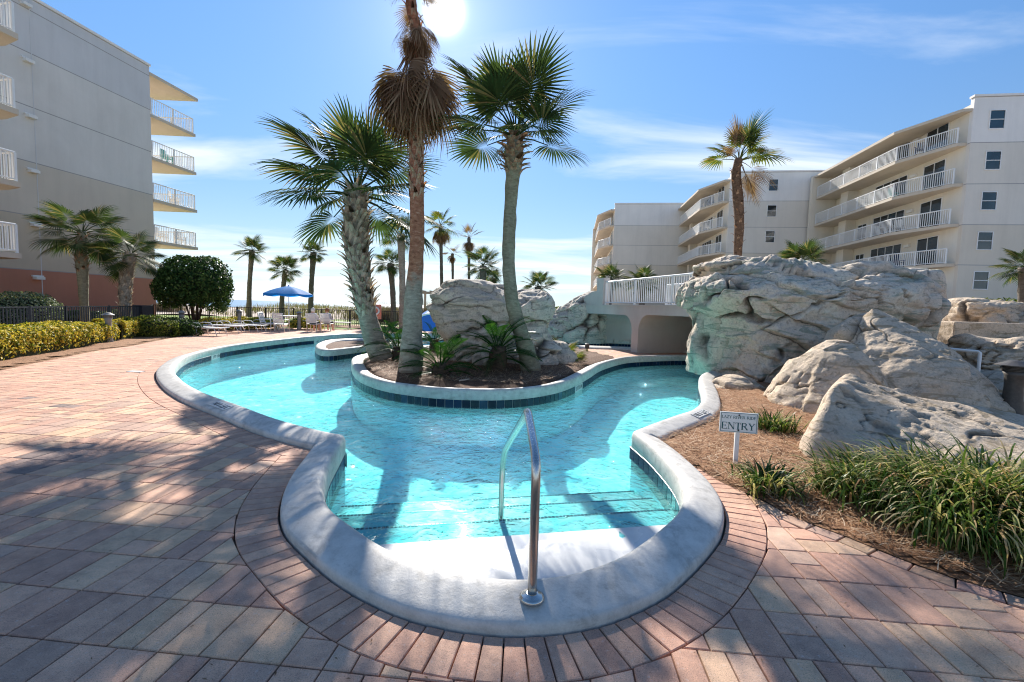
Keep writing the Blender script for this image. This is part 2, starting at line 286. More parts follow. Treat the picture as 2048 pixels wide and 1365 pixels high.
# ---------------------------------------------------------------- object helpers
def link(o, parent=None):
    col.objects.link(o)
    if parent is not None: o.parent = parent
    return o
def tag(o, label=None, cat=None, group=None, kind=None):
    if label: o['label'] = label
    if cat: o['category'] = cat
    if group: o['group'] = group
    if kind: o['kind'] = kind
    return o
def empty(name, loc=(0, 0, 0), rz=0, label=None, cat=None, group=None):
    o = bpy.data.objects.new(name, None); o.location = loc; o.rotation_euler = (0, 0, rz); o.empty_display_size = .1
    link(o); return tag(o, label, cat, group)
class MB:
    """collects vertices and faces, build() links ONE mesh object"""
    def __init__(s): s.v = []; s.f = []
    def add(s, vs, fs):
        k = len(s.v); s.v += [tuple(v) for v in vs]; s.f += [tuple(i+k for i in f) for f in fs]; return s
    def box(s, c, h, rz=0, M=None):
        pts = []
        for x in (-1, 1):
            for y in (-1, 1):
                for z in (-1, 1):
                    v = Vector((x*h[0], y*h[1], z*h[2]))
                    if M is not None: v = M @ v
                    elif rz: v = Vector((v.x*math.cos(rz)-v.y*math.sin(rz), v.x*math.sin(rz)+v.y*math.cos(rz), v.z))
                    pts.append(v+Vector(c))
        return s.add(pts, [(0, 1, 3, 2), (4, 6, 7, 5), (0, 4, 5, 1), (2, 3, 7, 6), (0, 2, 6, 4), (1, 5, 7, 3)])
    def prism(s, poly, z0, z1, top=None):
        """extrude a plan polygon"""
        n = len(poly); t = top or poly
        return s.add([(p[0], p[1], z0) for p in poly]+[(p[0], p[1], z1) for p in t],
              [tuple(range(n))[::-1], tuple(range(n, 2*n))]+[(i, (i+1) % n, n+(i+1) % n, n+i) for i in range(n)])
    def tube(s, path, r, seg=8, cap=True, squash=None):
        path = [Vector(p) for p in path]; n = len(path); rs = r if isinstance(r, (list, tuple)) else [r]*n
        ref = Vector((0, 0, 1)); vs = []; prev = None
        for i in range(n):
            t = (path[min(i+1, n-1)]-path[max(i-1, 0)]).normalized()
            a = prev if prev is not None else (Vector((1, 0, 0)) if abs(t.z) > .9 else ref)
            u = (a - t*a.dot(t)).normalized(); w_ = t.cross(u); prev = u
            for k in range(seg):
                q = 2*PI*k/seg; vs.append(path[i]+(u*math.cos(q)+w_*math.sin(q))*rs[i])
        fs = [(i*seg+k, i*seg+(k+1) % seg, (i+1)*seg+(k+1) % seg, (i+1)*seg+k) for i in range(n-1) for k in range(seg)]
        if cap: fs += [tuple(range(seg))[::-1], tuple((n-1)*seg+k for k in range(seg))]
        return s.add(vs, fs)
    def lathe(s, c, prof, seg=20):
        """prof = [(r, z)]"""
        vs = []; n = len(prof)
        for r_, z_ in prof:
            for k in range(seg): q = 2*PI*k/seg; vs.append((c[0]+r_*math.cos(q), c[1]+r_*math.sin(q), c[2]+z_))
        fs = [(i*seg+k, i*seg+(k+1) % seg, (i+1)*seg+(k+1) % seg, (i+1)*seg+k) for i in range(n-1) for k in range(seg)]
        fs += [tuple(range(seg))[::-1], tuple((n-1)*seg+k for k in range(seg))]
        return s.add(vs, fs)
    def mesh(s, name, mat, smooth=False):
        me = bpy.data.meshes.new(name); me.from_pydata(s.v, [], s.f); me.materials.append(MATS[mat]) if mat else None
        if smooth: me.shade_smooth()
        me.update(); return me
    def build(s, name, mat, parent=None, smooth=False, kind=None, label=None, cat=None, group=None, loc=None):
        o = bpy.data.objects.new(name, s.mesh(name, mat, smooth))
        if loc is not None: o.location = loc
        link(o, parent); return tag(o, label, cat, group, kind)
def npmesh(name, verts, faces, mat, smooth=False):
    """fast mesh from arrays; faces of equal size"""
    verts = np.asarray(verts, dtype=np.float32); faces = np.asarray(faces, dtype=np.int32)
    me = bpy.data.meshes.new(name); me.vertices.add(len(verts)); me.vertices.foreach_set('co', verts.ravel())
    k = faces.shape[1]; me.loops.add(faces.size); me.loops.foreach_set('vertex_index', faces.ravel())
    me.polygons.add(len(faces)); me.polygons.foreach_set('loop_start', np.arange(0, faces.size, k, dtype=np.int32))
    me.polygons.foreach_set('loop_total', np.full(len(faces), k, dtype=np.int32))
    me.update(calc_edges=True); me.validate()
    if mat: me.materials.append(MATS[mat])
    if smooth: me.shade_smooth()
    return me
def obj(name, me, parent=None, loc=None, **k):
    o = bpy.data.objects.new(name, me)
    if loc is not None: o.location = loc
    link(o, parent); return tag(o, **k)
def copy_tree(o, parent=None):
    c = o.copy(); col.objects.link(c)
    if parent is not None: c.parent = parent
    for ch in o.children: copy_tree(ch, c)
    return c

# numpy value noise
_rng = np.random.RandomState(3); _T = _rng.rand(32768).astype(np.float64)
def vnoise(P, seed=0):
    P = np.asarray(P); i = np.floor(P).astype(np.int64); f = P-i; f = f*f*(3-2*f)
    def h(dx, dy, dz):
        a = (i[:, 0]+dx)*73856093 ^ (i[:, 1]+dy)*19349663 ^ (i[:, 2]+dz)*83492791 ^ (seed*2654435)
        return _T[(a & 32767)]
    x, y, z = f[:, 0], f[:, 1], f[:, 2]
    c00 = h(0, 0, 0)*(1-x)+h(1, 0, 0)*x; c10 = h(0, 1, 0)*(1-x)+h(1, 1, 0)*x; c01 = h(0, 0, 1)*(1-x)+h(1, 0, 1)*x; c11 = h(0, 1, 1)*(1-x)+h(1, 1, 1)*x
    c0 = c00*(1-y)+c10*y; c1 = c01*(1-y)+c11*y
    return c0*(1-z)+c1*z
def fbm(P, octv=4, seed=0, ro=.5):
    s = 0; a = 1; t = 0; P = np.asarray(P, dtype=np.float64)
    for k in range(octv): s = s+a*(vnoise(P*(2**k)+k*17.3, seed+k)-.5); t += a; a *= ro
    return s/t*2
# ================================================================ POOL PLAN
def cat_rom(pts, closed=False, n=10):
    out = []; m_ = len(pts)
    rng_ = range(m_ if closed else m_-1)
    for i in rng_:
        p1, p2 = pts[i], pts[(i+1) % m_]
        p0 = pts[i-1] if (i > 0 or closed) else p1*2-p2
        p3 = pts[(i+2) % m_] if (i+2 < m_ or closed) else p2*2-p1
        for k in range(n):
            t = k/n
            out.append(.5*((2*p1)+(p2-p0)*t+(2*p0-5*p1+4*p2-p3)*t*t+(3*p1-p0-3*p2+p3)*t**3))
    if not closed: out.append(pts[-1])
    return out
def resample(poly, step):
    out = [poly[0]]; acc = 0
    for a, b_ in zip(poly, poly[1:]):
        d = (b_-a).length
        while acc+d >= step and d > 1e-9:
            t = (step-acc)/d; a = a.lerp(b_, t); out.append(a); d = (b_-a).length; acc = 0
        acc += d
    if (out[-1]-poly[-1]).length > step*.3: out.append(poly[-1])
    else: out[-1] = poly[-1]
    return out
def Lp(x, y): return gp(x, y, .12).xy
def Wp(x, y): return gp(x, y, -.22).xy
# open runs between the two sharp corners of the lip
bay = [Lp(*q) for q in [(1263, 861), (1300, 890), (1334, 924), (1356, 953), (1366, 982), (1361, 1006), (1344, 1030), (1290, 1074), (1230, 1110), (1150, 1137), (1065, 1149), (980, 1147), (900, 1135), (840, 1117), (765, 1084), (705, 1045), (662, 1011), (648, 975), (657, 932), (679, 892), (692, 868)]]
rest = [Lp(692, 868), Lp(640, 858), Lp(556, 836), Lp(482, 809), Lp(408, 783), Lp(369, 762), Lp(350, 742), Lp(352, 728), Lp(373, 712), Lp(408, 701), Lp(464, 690), Lp(556, 679), Lp(631, 672), Lp(723, 667)]
rest += [Lp(850, 668), Lp(1000, 672), Lp(1141, 677), Lp(1261, 681), Lp(1400, 686), Lp(1490, 693)]
rest += [Lp(1500, 702), Lp(1400, 700), Lp(1330, 697), Lp(1261, 694), Lp(1198, 692), Lp(1141, 690), Lp(1050, 690), Lp(960, 690), Lp(870, 690), Lp(790, 696), Lp(735, 706)]
rest += [Wp(706, 738), Wp(704, 756), Wp(717, 775), Wp(747, 790), Wp(788, 801), Wp(850, 810), Wp(900, 814), Wp(980, 816), Wp(1050, 812), Wp(1110, 801), Wp(1150, 785), Wp(1179, 767), Wp(1205, 750), Wp(1249, 736), Wp(1293, 732), Wp(1346, 730), Wp(1406, 730), Wp(1500, 735)]
rest += [Wp(1530, 745), Wp(1500, 757), Lp(1425, 741), Lp(1399, 752), Lp(1403, 778), Lp(1402, 800), Lp(1385, 817), Lp(1350, 829), Lp(1310, 843), Lp(1263, 861)]
STEP = .07; CR = .13
runs = [resample(cat_rom(bay), STEP), resample(cat_rom(rest), STEP)]
# samples: (point, outward normal, corner data or None, near)
def nrm2(t): return Vector((-t.y, t.x)).normalized()
samples = []
for ri, run in enumerate(runs):
    nxt = runs[1-ri]
    seq = run[2:-2]
    for k in range(2, len(run)-2):
        t = (run[k+1]-run[k-1]); samples.append((run[k], nrm2(t), None))
    # corner at run end
    c = run[-1]; t1 = (run[-1]-run[-5]).normalized(); t2 = (nxt[4]-nxt[0]).normalized()
    samples.append(('corner', c, t1, t2))
# orientation test
area = sum(a.x*b_.y-b_.x*a.y for a, b_ in zip(runs[0]+runs[1], (runs[0]+runs[1])[1:]+[runs[0][0]]))/2
SGN = 1 if area < 0 else -1      # outward = left of travel if clockwise
LOOP = []
for s_ in samples:
    if s_[0] != 'corner': LOOP.append((s_[0], s_[1]*SGN, None)); continue
    _, c, t1, t2 = s_; n1_, n2_ = nrm2(t1)*SGN, nrm2(t2)*SGN
    mi = (n1_+n2_).normalized(); k_ = 1/max(.3, mi.dot(n1_)); mit = mi*k_
    for j in range(9):
        a = j/8; nn = (n1_*(1-a)+n2_*a).normalized(); LOOP.append((c, nn, (mit, CR)))
def off(i, d):
    p_, n_, cd = LOOP[i % len(LOOP)]
    if cd is None: return p_+n_*d
    mit, r_ = cd
    # centre of the rounding lies inland of the corner
    C_ = p_+mit*r_
    if d < r_: return C_-n_*(r_-d)
    return p_+mit*d
NL = len(LOOP)
lip = np.array([off(i, 0)[:] for i in range(NL)])
CW = .31
def inside(poly, P):
    P = np.atleast_2d(P); x, y = P[:, 0][:, None], P[:, 1][:, None]
    x1, y1 = poly[:, 0][None], poly[:, 1][None]; x2, y2 = np.roll(poly[:, 0], -1)[None], np.roll(poly[:, 1], -1)[None]
    c = ((y1 > y) != (y2 > y)) & (x < (x2-x1)*(y-y1)/((y2-y1)+1e-12)+x1)
    return c.sum(1) % 2 == 1
def near(poly, p_):
    """signed distance (+ outside), foot point, outward unit normal"""
    a = poly; b2 = np.roll(poly, -1, 0); d = b2-a; L2 = (d**2).sum(1)+1e-12
    t = np.clip(((p_-a)*d).sum(1)/L2, 0, 1); q = a+d*t[:, None]; dd = ((p_-q)**2).sum(1); i = int(np.argmin(dd))
    dist = math.sqrt(dd[i]); ins = bool(inside(poly, np.array([p_]))[0])
    n_ = (p_-q[i])/(dist+1e-9)
    if ins: n_ = -n_; dist = -dist
    return dist, q[i], n_

def ribbon(ids, prof, closed=False):
    mb = MB(); m_ = len(prof)
    for i in ids:
        for d, z in prof:
            q = off(i, d); mb.v.append((q.x, q.y, z))
    n = len(ids)
    for a in range(n if closed else n-1):
        b_ = (a+1) % n
        for k in range(m_-1): mb.f.append((a*m_+k, a*m_+k+1, b_*m_+k+1, b_*m_+k) if SGN > 0 else (a*m_+k, b_*m_+k, b_*m_+k+1, a*m_+k+1))
    return mb
FLOOR = -.95; WATER = -.22
prof = [(0.0, -.36), (0, -.09), (-.004, -.083), (-.004, .045), (.002, .075), (.014, .098), (.034, .112), (.06, .118), (.11, .112), (.18, .094), (.26, .070), (.292, .058), (.306, .046), (.31, .02), (.31, -.06)]
coping = ribbon(range(NL), prof, True).build('pool_coping', 'coping_cement', smooth=True, kind='structure')
ribbon(range(NL), [(0.02, FLOOR-.02), (0.0, FLOOR+.1), (0, -.36)], True).build('pool_wall', 'pool_plaster', smooth=True, kind='structure')
def fill(poly_list, z, name, mat, kind='structure', parent=None, label=None):
    pl = [[Vector((p_[0], p_[1], 0)) for p_ in poly] for poly in poly_list]
    tris = tessellate_polygon(pl); flat = [v for q in pl for v in q]
    mb = MB(); mb.v = [(v.x, v.y, z) for v in flat]
    for t in tris:
        a, b_, c = (flat[i] for i in t)
        mb.f.append(tuple(t) if (b_-a).cross(c-a).z > 0 else tuple(t[::-1]))
    return mb.build(name, mat, parent, kind=kind, label=label)
fill([lip], FLOOR, 'pool_floor', 'pool_plaster')

# water surface : rippled mesh, cells inside the outline
def wgrid(x0, x1, y0, y1, st):
    xs = np.arange(x0, x1+st*.5, st); ys = np.arange(y0, y1+st*.5, st)
    X, Y = np.meshgrid(xs, ys); P = np.stack([X.ravel(), Y.ravel()], 1)
    nx = len(xs); ny = len(ys)
    grown = np.array([off(i, .03)[:] for i in range(0, NL, 2)])
    ins = np.zeros(len(P), bool)
    for k in range(0, len(P), 20000): ins[k:k+20000] = inside(grown, P[k:k+20000])
    z = WATER+.010*fbm(np.c_[P*1.5, np.zeros(len(P))], 2, 5)+.006*fbm(np.c_[P*4.3, np.zeros(len(P))], 2, 9)
    I = ins.reshape(ny, nx); q = (I[:-1, :-1] | I[1:, :-1] | I[:-1, 1:] | I[1:, 1:])
    jj, ii = np.nonzero(q); a = jj*nx+ii
    faces = np.stack([a, a+1, a+1+nx, a+nx], 1)
    used = np.unique(faces); mp_ = np.zeros(len(P), int); mp_[used] = np.arange(len(used))
    return np.c_[P, z][used], mp_[faces]
va, fa = wgrid(lip[:, 0].min()-.1, lip[:, 0].max()+.1, 3.0, 27, .09)
obj('pool_water', npmesh('pool_water', va, fa, 'pool_water', True), kind='structure')

WATER_OBJ = bpy.data.objects['pool_water']
# entry bench and steps, cut to the bay outline
def clip_poly(poly, pt, n_):
    out = []; m_ = len(poly)
    for i in range(m_):
        a, b_ = poly[i], poly[(i+1) % m_]; da = (a[0]-pt[0])*n_[0]+(a[1]-pt[1])*n_[1]; db = (b_[0]-pt[0])*n_[0]+(b_[1]-pt[1])*n_[1]
        if da >= 0: out.append(a)
        if (da >= 0) != (db >= 0):
            t = da/(da-db); out.append((a[0]+(b_[0]-a[0])*t, a[1]+(b_[1]-a[1])*t))
    return out
bayp = [off(i, .01)[:] for i in range(len(runs[0])-4)]
e1, e2 = gp(745, 1090, -.21), gp(1325, 1050, -.21); ed = (e2-e1).normalized(); en = Vector((ed.y, -ed.x))    # towards the camera
stp = tag(bpy.data.objects.new('entry_steps', None), kind='structure'); link(stp)
for k, (dd, zt, nm) in enumerate([(0, -.212, 'bench'), (-.36, -.25, 'step'), (-.95, -.40, 'step'), (-1.5, -.55, 'step')]):
    pt = e1.xy+en*dd; pl = clip_poly(bayp, pt, en)
    if k: pl = clip_poly(pl, e1.xy+en*([0, -.36, -.95][k-1]), -en)
    mb = MB().prism(pl, FLOOR, zt); mb.build(nm, 'step_plaster', stp)
    # dark tile strip along the nose of each step
    if k:
        ins = clip_poly(clip_poly(bayp, pt+en*.0, en), pt+en*.035, -en)
        xs = sorted([Vector(q).dot(ed.xy) for q in ins]); a_, b_ = xs[0]+.02, xs[-1]-.02; base = pt-ed.xy*pt.dot(ed.xy)
        tl = MB(); x = a_
        while x < b_-.03:
            c = base+ed.xy*(x+.016)+en*.016; tl.box((c.x, c.y, zt+.002), (.013, .012, .002), rz=math.atan2(ed.y, ed.x)); x += .034
        o = tl.build('nosing_tiles', 'navy_tile', stp, kind='stuff')

# ---- waterline tiles
tile_meshes = []
def tile_mesh(w_, h_=.155):
    mb = MB(); g = .004
    mb.add([(-w_/2, 0, -h_/2), (w_/2, 0, -h_/2), (w_/2, 0, h_/2), (-w_/2, 0, h_/2), (-w_/2+g, -.007, -h_/2+g), (w_/2-g, -.007, -h_/2+g), (w_/2-g, -.007, h_/2-g), (-w_/2+g, -.007, h_/2-g)],
           [(4, 5, 6, 7), (0, 1, 5, 4), (1, 2, 6, 5), (2, 3, 7, 6), (3, 0, 4, 7)])
    return mb.mesh('tile', 'navy_tile')
TW = .150
tmesh = tile_mesh(TW)
def pix(v):
    d = M3.transposed() @ (Vector(v)-Vector((0, 0, CAMH)))
    if d.z > -.01: return None
    return (1024+d.x/-d.z*F, 682.5-d.y/-d.z*F, -d.z)
cum = [0]
for i in range(NL): cum.append(cum[-1]+(Vector(off(i+1, 0))-Vector(off(i, 0))).length)
tot = cum[-1]; nt_ = int(tot/(TW+.006)); pitch = tot/nt_
def at_len(s_):
    i = int(np.searchsorted(cum, s_, side='right'))-1; i = min(max(i, 0), NL-1); d = cum[i+1]-cum[i]; t = (s_-cum[i])/d if d > 1e-9 else 0
    a = Vector(off(i, 0)); b_ = Vector(off(i+1, 0)); n_ = (LOOP[i][1]*(1-t)+LOOP[(i+1) % NL][1]*t).normalized()
    return a.lerp(b_, t), n_
tl = []
markers_at = []     # arc positions kept free for depth markers on the wall
def s_near(px, py, z=-.2):
    q = np.array(gp(px, py, z).xy); return cum[int(np.argmin(((lip-q)**2).sum(1)))]
for q in ((427, 716), (1160, 780), (712, 690)): markers_at.append((s_near(*q), 4))
for k in range(nt_):
    s_ = (k+.5)*pitch
    if any(abs(s_-a) < pitch*n_/2 for a, n_ in markers_at): continue
    p_, n_ = at_len(s_); c = Vector((p_.x, p_.y, -.165)); px_ = pix(c); face = (Vector((0, 0))-p_).dot(-n_)
    vis = px_ is not None and -40 < px_[0] < 2090 and face > 0 and 640 < px_[1] < 1365
    tl.append((px_[2] if vis else 1e3+k*.01, c, n_))
tl.sort(key=lambda t: t[0])
rest_t = MB()
for k, (dd, c, n_) in enumerate(tl):
    rz = math.atan2(-n_.x, n_.y)       # local -Y faces the water
    p_ = (c.x-n_.x*.001, c.y-n_.y*.001, c.z)
    if k < 285 and dd < 900:
        o = bpy.data.objects.new('tile', tmesh); o.location = p_; o.rotation_euler = (0, 0, rz); link(o, coping)
    else:
        cs, sn = math.cos(rz), math.sin(rz)
        rest_t.add([(p_[0]+v.co.x*cs-v.co.y*sn, p_[1]+v.co.x*sn+v.co.y*cs, p_[2]+v.co.z) for v in tmesh.vertices], [tuple(pp.vertices) for pp in tmesh.polygons])
rest_t.build('far_tile_band', 'navy_tile', coping, kind='stuff')

# text as flat meshes
def text_mesh(s_, size, mat, name='lettering', bold=0, sx=1.0):
    cu = bpy.data.curves.new(name, 'FONT'); cu.body = s_; cu.size = size; cu.align_x = 'CENTER'; cu.align_y = 'CENTER'; cu.extrude = .0008; cu.offset = bold; cu.resolution_u = 3
    o = bpy.data.objects.new(name, cu); link(o); bpy.context.view_layer.update()
    me = bpy.data.meshes.new_from_object(o.evaluated_get(bpy.context.evaluated_depsgraph_get())); bpy.data.objects.remove(o)
    me.materials.clear(); me.materials.append(MATS[mat]); me.name = name
    for v in me.vertices: v.co.x *= sx
    return me
dm = text_mesh('3 FT 0 IN', .13, 'black_ink', bold=.002)
def wall_marker(s_):
    p_, n_ = at_len(s_); rz = math.atan2(-n_.x, n_.y)
    o = MB().box((0, 0, 0), (.31, .004, .075)).build('depth_marker', 'marker_tile', coping, loc=(p_.x-n_.x*.004, p_.y-n_.y*.004, -.165)); o.rotation_euler = (0, 0, rz)
    t = obj('lettering', dm, o); t.location = (0, -.0055, .01); t.rotation_euler = (PI/2, 0, 0)
for a, _ in markers_at: wall_marker(a)
def top_marker(px, py, flip=0, first='black_ink'):
    q = np.array(gp(px, py, .1).xy); i = int(np.argmin(((lip-q)**2).sum(1))); p_, n_ = off(i, 0), LOOP[i][1]
    p0 = Vector((off(i, .08).x, off(i, .08).y, .119)); p1 = Vector((off(i, .27).x, off(i, .27).y, .072)); c = (p0+p1)/2
    yv = (p1-p0).normalized()*-1; xv = Vector((n_.y, -n_.x, 0)).normalized()
    if flip: yv = -yv; xv = -xv
    zv = xv.cross(yv).normalized()
    if zv.z < 0: xv = -xv; zv = xv.cross(yv).normalized()
    o = MB().box((0, 0, 0), (.25, .068, .003)).build('depth_marker', 'marker_tile', coping)
    o.matrix_local = Matrix.Translation(c+zv*.004) @ Matrix((xv, yv, zv)).transposed().to_4x4()
    t = obj('lettering', dm, o); t.location = (0, 0, .0045); t.scale = (.88, .95, 1)
top_marker(415, 815, 1); top_marker(1392, 826, 1)

# ---- small rear island in the left channel
isl_px = [(631, 693), (650, 700), (700, 696), (745, 691), (800, 690), (820, 684), (800, 679), (729, 677), (665, 679), (638, 685)]
isl = resample(cat_rom([gp(*q, .12).xy for q in isl_px], True)+[gp(*isl_px[0], .12).xy], .1)[:-1]
def closed_off(pl, d):
    n = len(pl); ar = sum(pl[i].x*pl[(i+1) % n].y-pl[(i+1) % n].x*pl[i].y for i in range(n)); s_ = 1 if ar > 0 else -1
    return [pl[i]+Vector((t.y, -t.x)).normalized()*s_*d for i in range(n) for t in [pl[(i+1) % n]-pl[i-1]]]     # + = outwards
def ring_mesh(pl, prof_):
    mb = MB(); m_ = len(prof_); loops = [closed_off(pl, d) for d, z in prof_]; n = len(pl)
    for i in range(n):
        for k in range(m_): mb.v.append((loops[k][i].x, loops[k][i].y, prof_[k][1]))
    for i in range(n):
        j = (i+1) % n
        for k in range(m_-1): mb.f.append((i*m_+k, j*m_+k, j*m_+k+1, i*m_+k+1))
    return mb
isc = ring_mesh(isl, [(0, FLOOR), (0, .05), (-.02, .1), (-.06, .125), (-.12, .125), (-.3, .09), (-.33, .05), (-.34, 0)]).build('island_coping', 'coping_cement', smooth=True, kind='structure')
fill([[tuple(q) for q in closed_off(isl, -.32)]], .05, 'island_mulch', 'shaded_mulch')
il = [0]
for i in range(len(isl)): il.append(il[-1]+(isl[(i+1) % len(isl)]-isl[i]).length)
def isl_at(s_):
    s_ %= il[-1]; i = int(np.searchsorted(il, s_, side='right'))-1; i = min(i, len(isl)-1); a, b_ = isl[i], isl[(i+1) % len(isl)]; t = (s_-il[i])/max(1e-6, il[i+1]-il[i]); tt = (b_-a).normalized()
    n_ = Vector((tt.y, -tt.x)); p_ = a.lerp(b_, t)
    c_ = sum(isl, Vector((0, 0)))/len(isl)
    if n_.dot(p_-c_) < 0: n_ = -n_
    return p_, n_
ni = int(il[-1]/(TW+.006)); mk = gp(664, 706, -.2).xy; smk = min(range(ni), key=lambda k: (isl_at((k+.5)*il[-1]/ni)[0]-mk).length)
for k in range(ni):
    p_, n_ = isl_at((k+.5)*il[-1]/ni)
    if abs(k-smk) <= 2:
        if k == smk:
            o = MB().box((0, 0, 0), (.37, .004, .075)).build('depth_marker', 'marker_tile', isc, loc=(p_.x+n_.x*.012, p_.y+n_.y*.012, -.165)); o.rotation_euler = (0, 0, math.atan2(n_.x, -n_.y))
            t = obj('lettering', dm, o); t.location = (0, -.0055, .01); t.rotation_euler = (PI/2, 0, 0); t.scale = (1.15, 1.1, 1)
        continue
    o = bpy.data.objects.new('tile', tmesh); o.location = (p_.x+n_.x*.006, p_.y+n_.y*.006, -.165); o.rotation_euler = (0, 0, math.atan2(n_.x, -n_.y)); link(o, isc)

# ================================================================ GROUND
land = [tuple(off(i, .2)) for i in range(0, NL, 2)]
fill([[(-70, -12), (70, -12), (70, 46), (-70, 46)], land], -.045, 'ground', 'joint_sand')
def gpoly(pxs, z=0): return np.array([gp(*q, z).xy[:] for q in pxs])
# bed at the right: coping outer edge -> border course -> beyond the rocks
oute = lambda px, py: np.array(off(int(np.argmin(((lip-np.array(gp(px, py, .1).xy))**2).sum(1))), CW)[:])
edge_r = [gp(*q).xy for q in [(1396, 936), (1425, 955), (1465, 975), (1520, 998), (1560, 1020), (1605, 1042), (1683, 1070), (1771, 1106), (1868, 1143), (1950, 1170), (2048, 1196)]]
edge_r += [edge_r[-1]+(edge_r[-1]-edge_r[-3])*1.2]
edge_r = resample(cat_rom(edge_r), .1)
i0 = int(np.argmin(((lip-np.array(Lp(1263, 861)))**2).sum(1)))
# coping-side boundary of the bed, from the border start along the deck side of the coping round to the rocks
bs = edge_r[0]
k0 = int(np.argmin([((off(i, CW)-bs).length) for i in range(NL)]))
k1 = int(np.argmin([(off(i, CW)-gp(1475, 752).xy).length for i in range(NL)]))
if k1 < k0: seq = list(range(k0, k1-1, -1))
else: seq = list(range(k0, k1+1))
if len(seq) > NL/2: seq = [i % NL for i in (range(k0, k1-NL-1, -1) if k1 > k0 else range(k0, k1+NL+1))]
bed_side = [off(i, CW-.02) for i in seq]
bed_r = np.array([q[:] for q in bed_side]+[(9, 12.5), (22, 14), (22, edge_r[-1].y)]+[q[:] for q in edge_r[::-1]])
def terrain(poly, st, z0, amp, name, mat, sc=1.2, edge=.25, sgn_mound=0.0, kind='structure'):
    lo, hi = poly.min(0), poly.max(0); xs = np.arange(lo[0], hi[0]+st, st); ys = np.arange(lo[1], hi[1]+st, st)
    X, Y = np.meshgrid(xs, ys); P = np.stack([X.ravel(), Y.ravel()], 1); ins = np.zeros(len(P), bool)
    for k in range(0, len(P), 20000): ins[k:k+20000] = inside(poly, P[k:k+20000])
    # distance to edge, sampled
    ep = np.concatenate([poly+(np.roll(poly, -1, 0)-poly)*t for t in (0, .25, .5, .75)]); d = np.full(len(P), 9.)
    for k in range(0, len(P), 4000): d[k:k+4000] = np.sqrt(((P[k:k+4000, None]-ep[None])**2).sum(2).min(1))
    d[~ins] = 0; z = z0+(fbm(np.c_[P*sc, P[:, :1]*0], 4, 2)*amp+sgn_mound)*np.clip(d/edge, 0, 1)
    nx = len(xs); I = ins.reshape(len(ys), nx); q = (I[:-1, :-1] & I[1:, :-1] & I[:-1, 1:] & I[1:, 1:]); jj, ii = np.nonzero(q); a = jj*nx+ii; fc = np.stack([a, a+1, a+1+nx, a+nx], 1)
    return obj(name, npmesh(name, np.c_[P, z], fc, mat, True), kind=kind)
fill([bed_r], .003, 'planting_bed', 'pine_straw_bed')
terrain(bed_r, .09, .008, .05, 'mulch_bed', 'pine_straw_bed', 1.5, .7, .03)
# peninsula between the two channels, planted with the palms
ia = s_i = int(np.argmin(((lip-np.array(Wp(1249, 736)))**2).sum(1))); ib = int(np.argmin(((lip-np.array(Lp(1141, 690)))**2).sum(1)))
lo_, hi_ = min(ia, ib), max(ia, ib); pen = np.array([off(i, CW-.03)[:] for i in range(lo_, hi_+1)])
fill([pen], .035, 'island_soil', 'shaded_mulch')
terrain(pen, .1, .04, .05, 'island_mulch_mound', 'shaded_mulch', 1.2, .5, .07)
# rest of the peninsula: paved path that runs under the bridge
iz = int(np.argmin(((lip-np.array(Wp(1500, 735)))**2).sum(1))); iy = int(np.argmin(((lip-np.array(Lp(1500, 702)))**2).sum(1)))
seqA = [off(i, CW) for i in (range(ia, iz+1) if iz > ia else range(ia, iz-1, -1))]; seqB = [off(i, CW) for i in (range(iy, ib+1) if ib > iy else range(iy, ib-1, -1))]
path_poly = np.array([q[:] for q in seqA]+[q[:] for q in seqB])
# left hedge bed
bed_l_px = [(0, 742), (60, 729), (130, 715), (200, 701), (260, 693), (300, 685), (340, 677), (372, 672), (415, 664), (480, 656), (560, 655), (640, 651), (740, 650)]
bl = [gp(*q).xy for q in bed_l_px]; bl = [bl[0]+(bl[0]-bl[1])*4]+bl
bed_l = np.array([q[:] for q in resample(cat_rom(bl), .25)]+[(-5.5, 29.2), (-26, 31), (-30, 6)])
fill([bed_l], -.004, 'hedge_bed', 'pine_straw_bed')
terrain(bed_l, .25, 0, .05, 'hedge_mulch', 'pine_straw_bed', 1.2, .4, .03)

# ================================================================ PAVERS
PAL = [(.55, .335, .245), (.52, .32, .24), (.48, .285, .215), (.59, .385, .285), (.64, .455, .30), (.62, .45, .31), (.44, .275, .215), (.50, .37, .29), (.42, .30, .245)]
DARK = [(.10, .105, .125), (.16, .15, .16), (.21, .18, .18)]
def pcol(c, ring=False):
    f = fbm(np.array([[c[0]*.9+50, c[1]*.9, 3.3]]), 2, 11)[0]
    if not ring and f > .46: base = random.choice(DARK)
    elif not ring and f < -.30: base = random.choice(PAL[3:6])
    else: base = random.choice(PAL[:4] if ring else PAL)
    g = random.uniform(.9, 1.1); base = tuple(base[k]*.72+(.52, .345, .26)[k]*.28 for k in range(3))
    if c[1] > 7: base = tuple(base[k]*.55+PAL[0][k]*.45*1.12 for k in range(3))
    return (base[0]*g*1.14, base[1]*g*1.05, base[2]*g*.98)
PV = []       # (poly, colour)
GAP = .0035
def shrink(poly, g):
    """inset a convex polygon"""
    c = poly; n = len(poly); ar = sum(poly[i][0]*poly[(i+1) % n][1]-poly[(i+1) % n][0]*poly[i][1] for i in range(n))
    s_ = 1 if ar > 0 else -1; out = poly
    for i in range(n):
        a, b_ = poly[i], poly[(i+1) % n]; dx, dy = b_[0]-a[0], b_[1]-a[1]; l = math.hypot(dx, dy)
        if l < 1e-6: continue
        nx, ny = -dy/l*s_, dx/l*s_; out = clip_poly(out, (a[0]+nx*g, a[1]+ny*g), (nx, ny))
        if len(out) < 3: return []
    return out
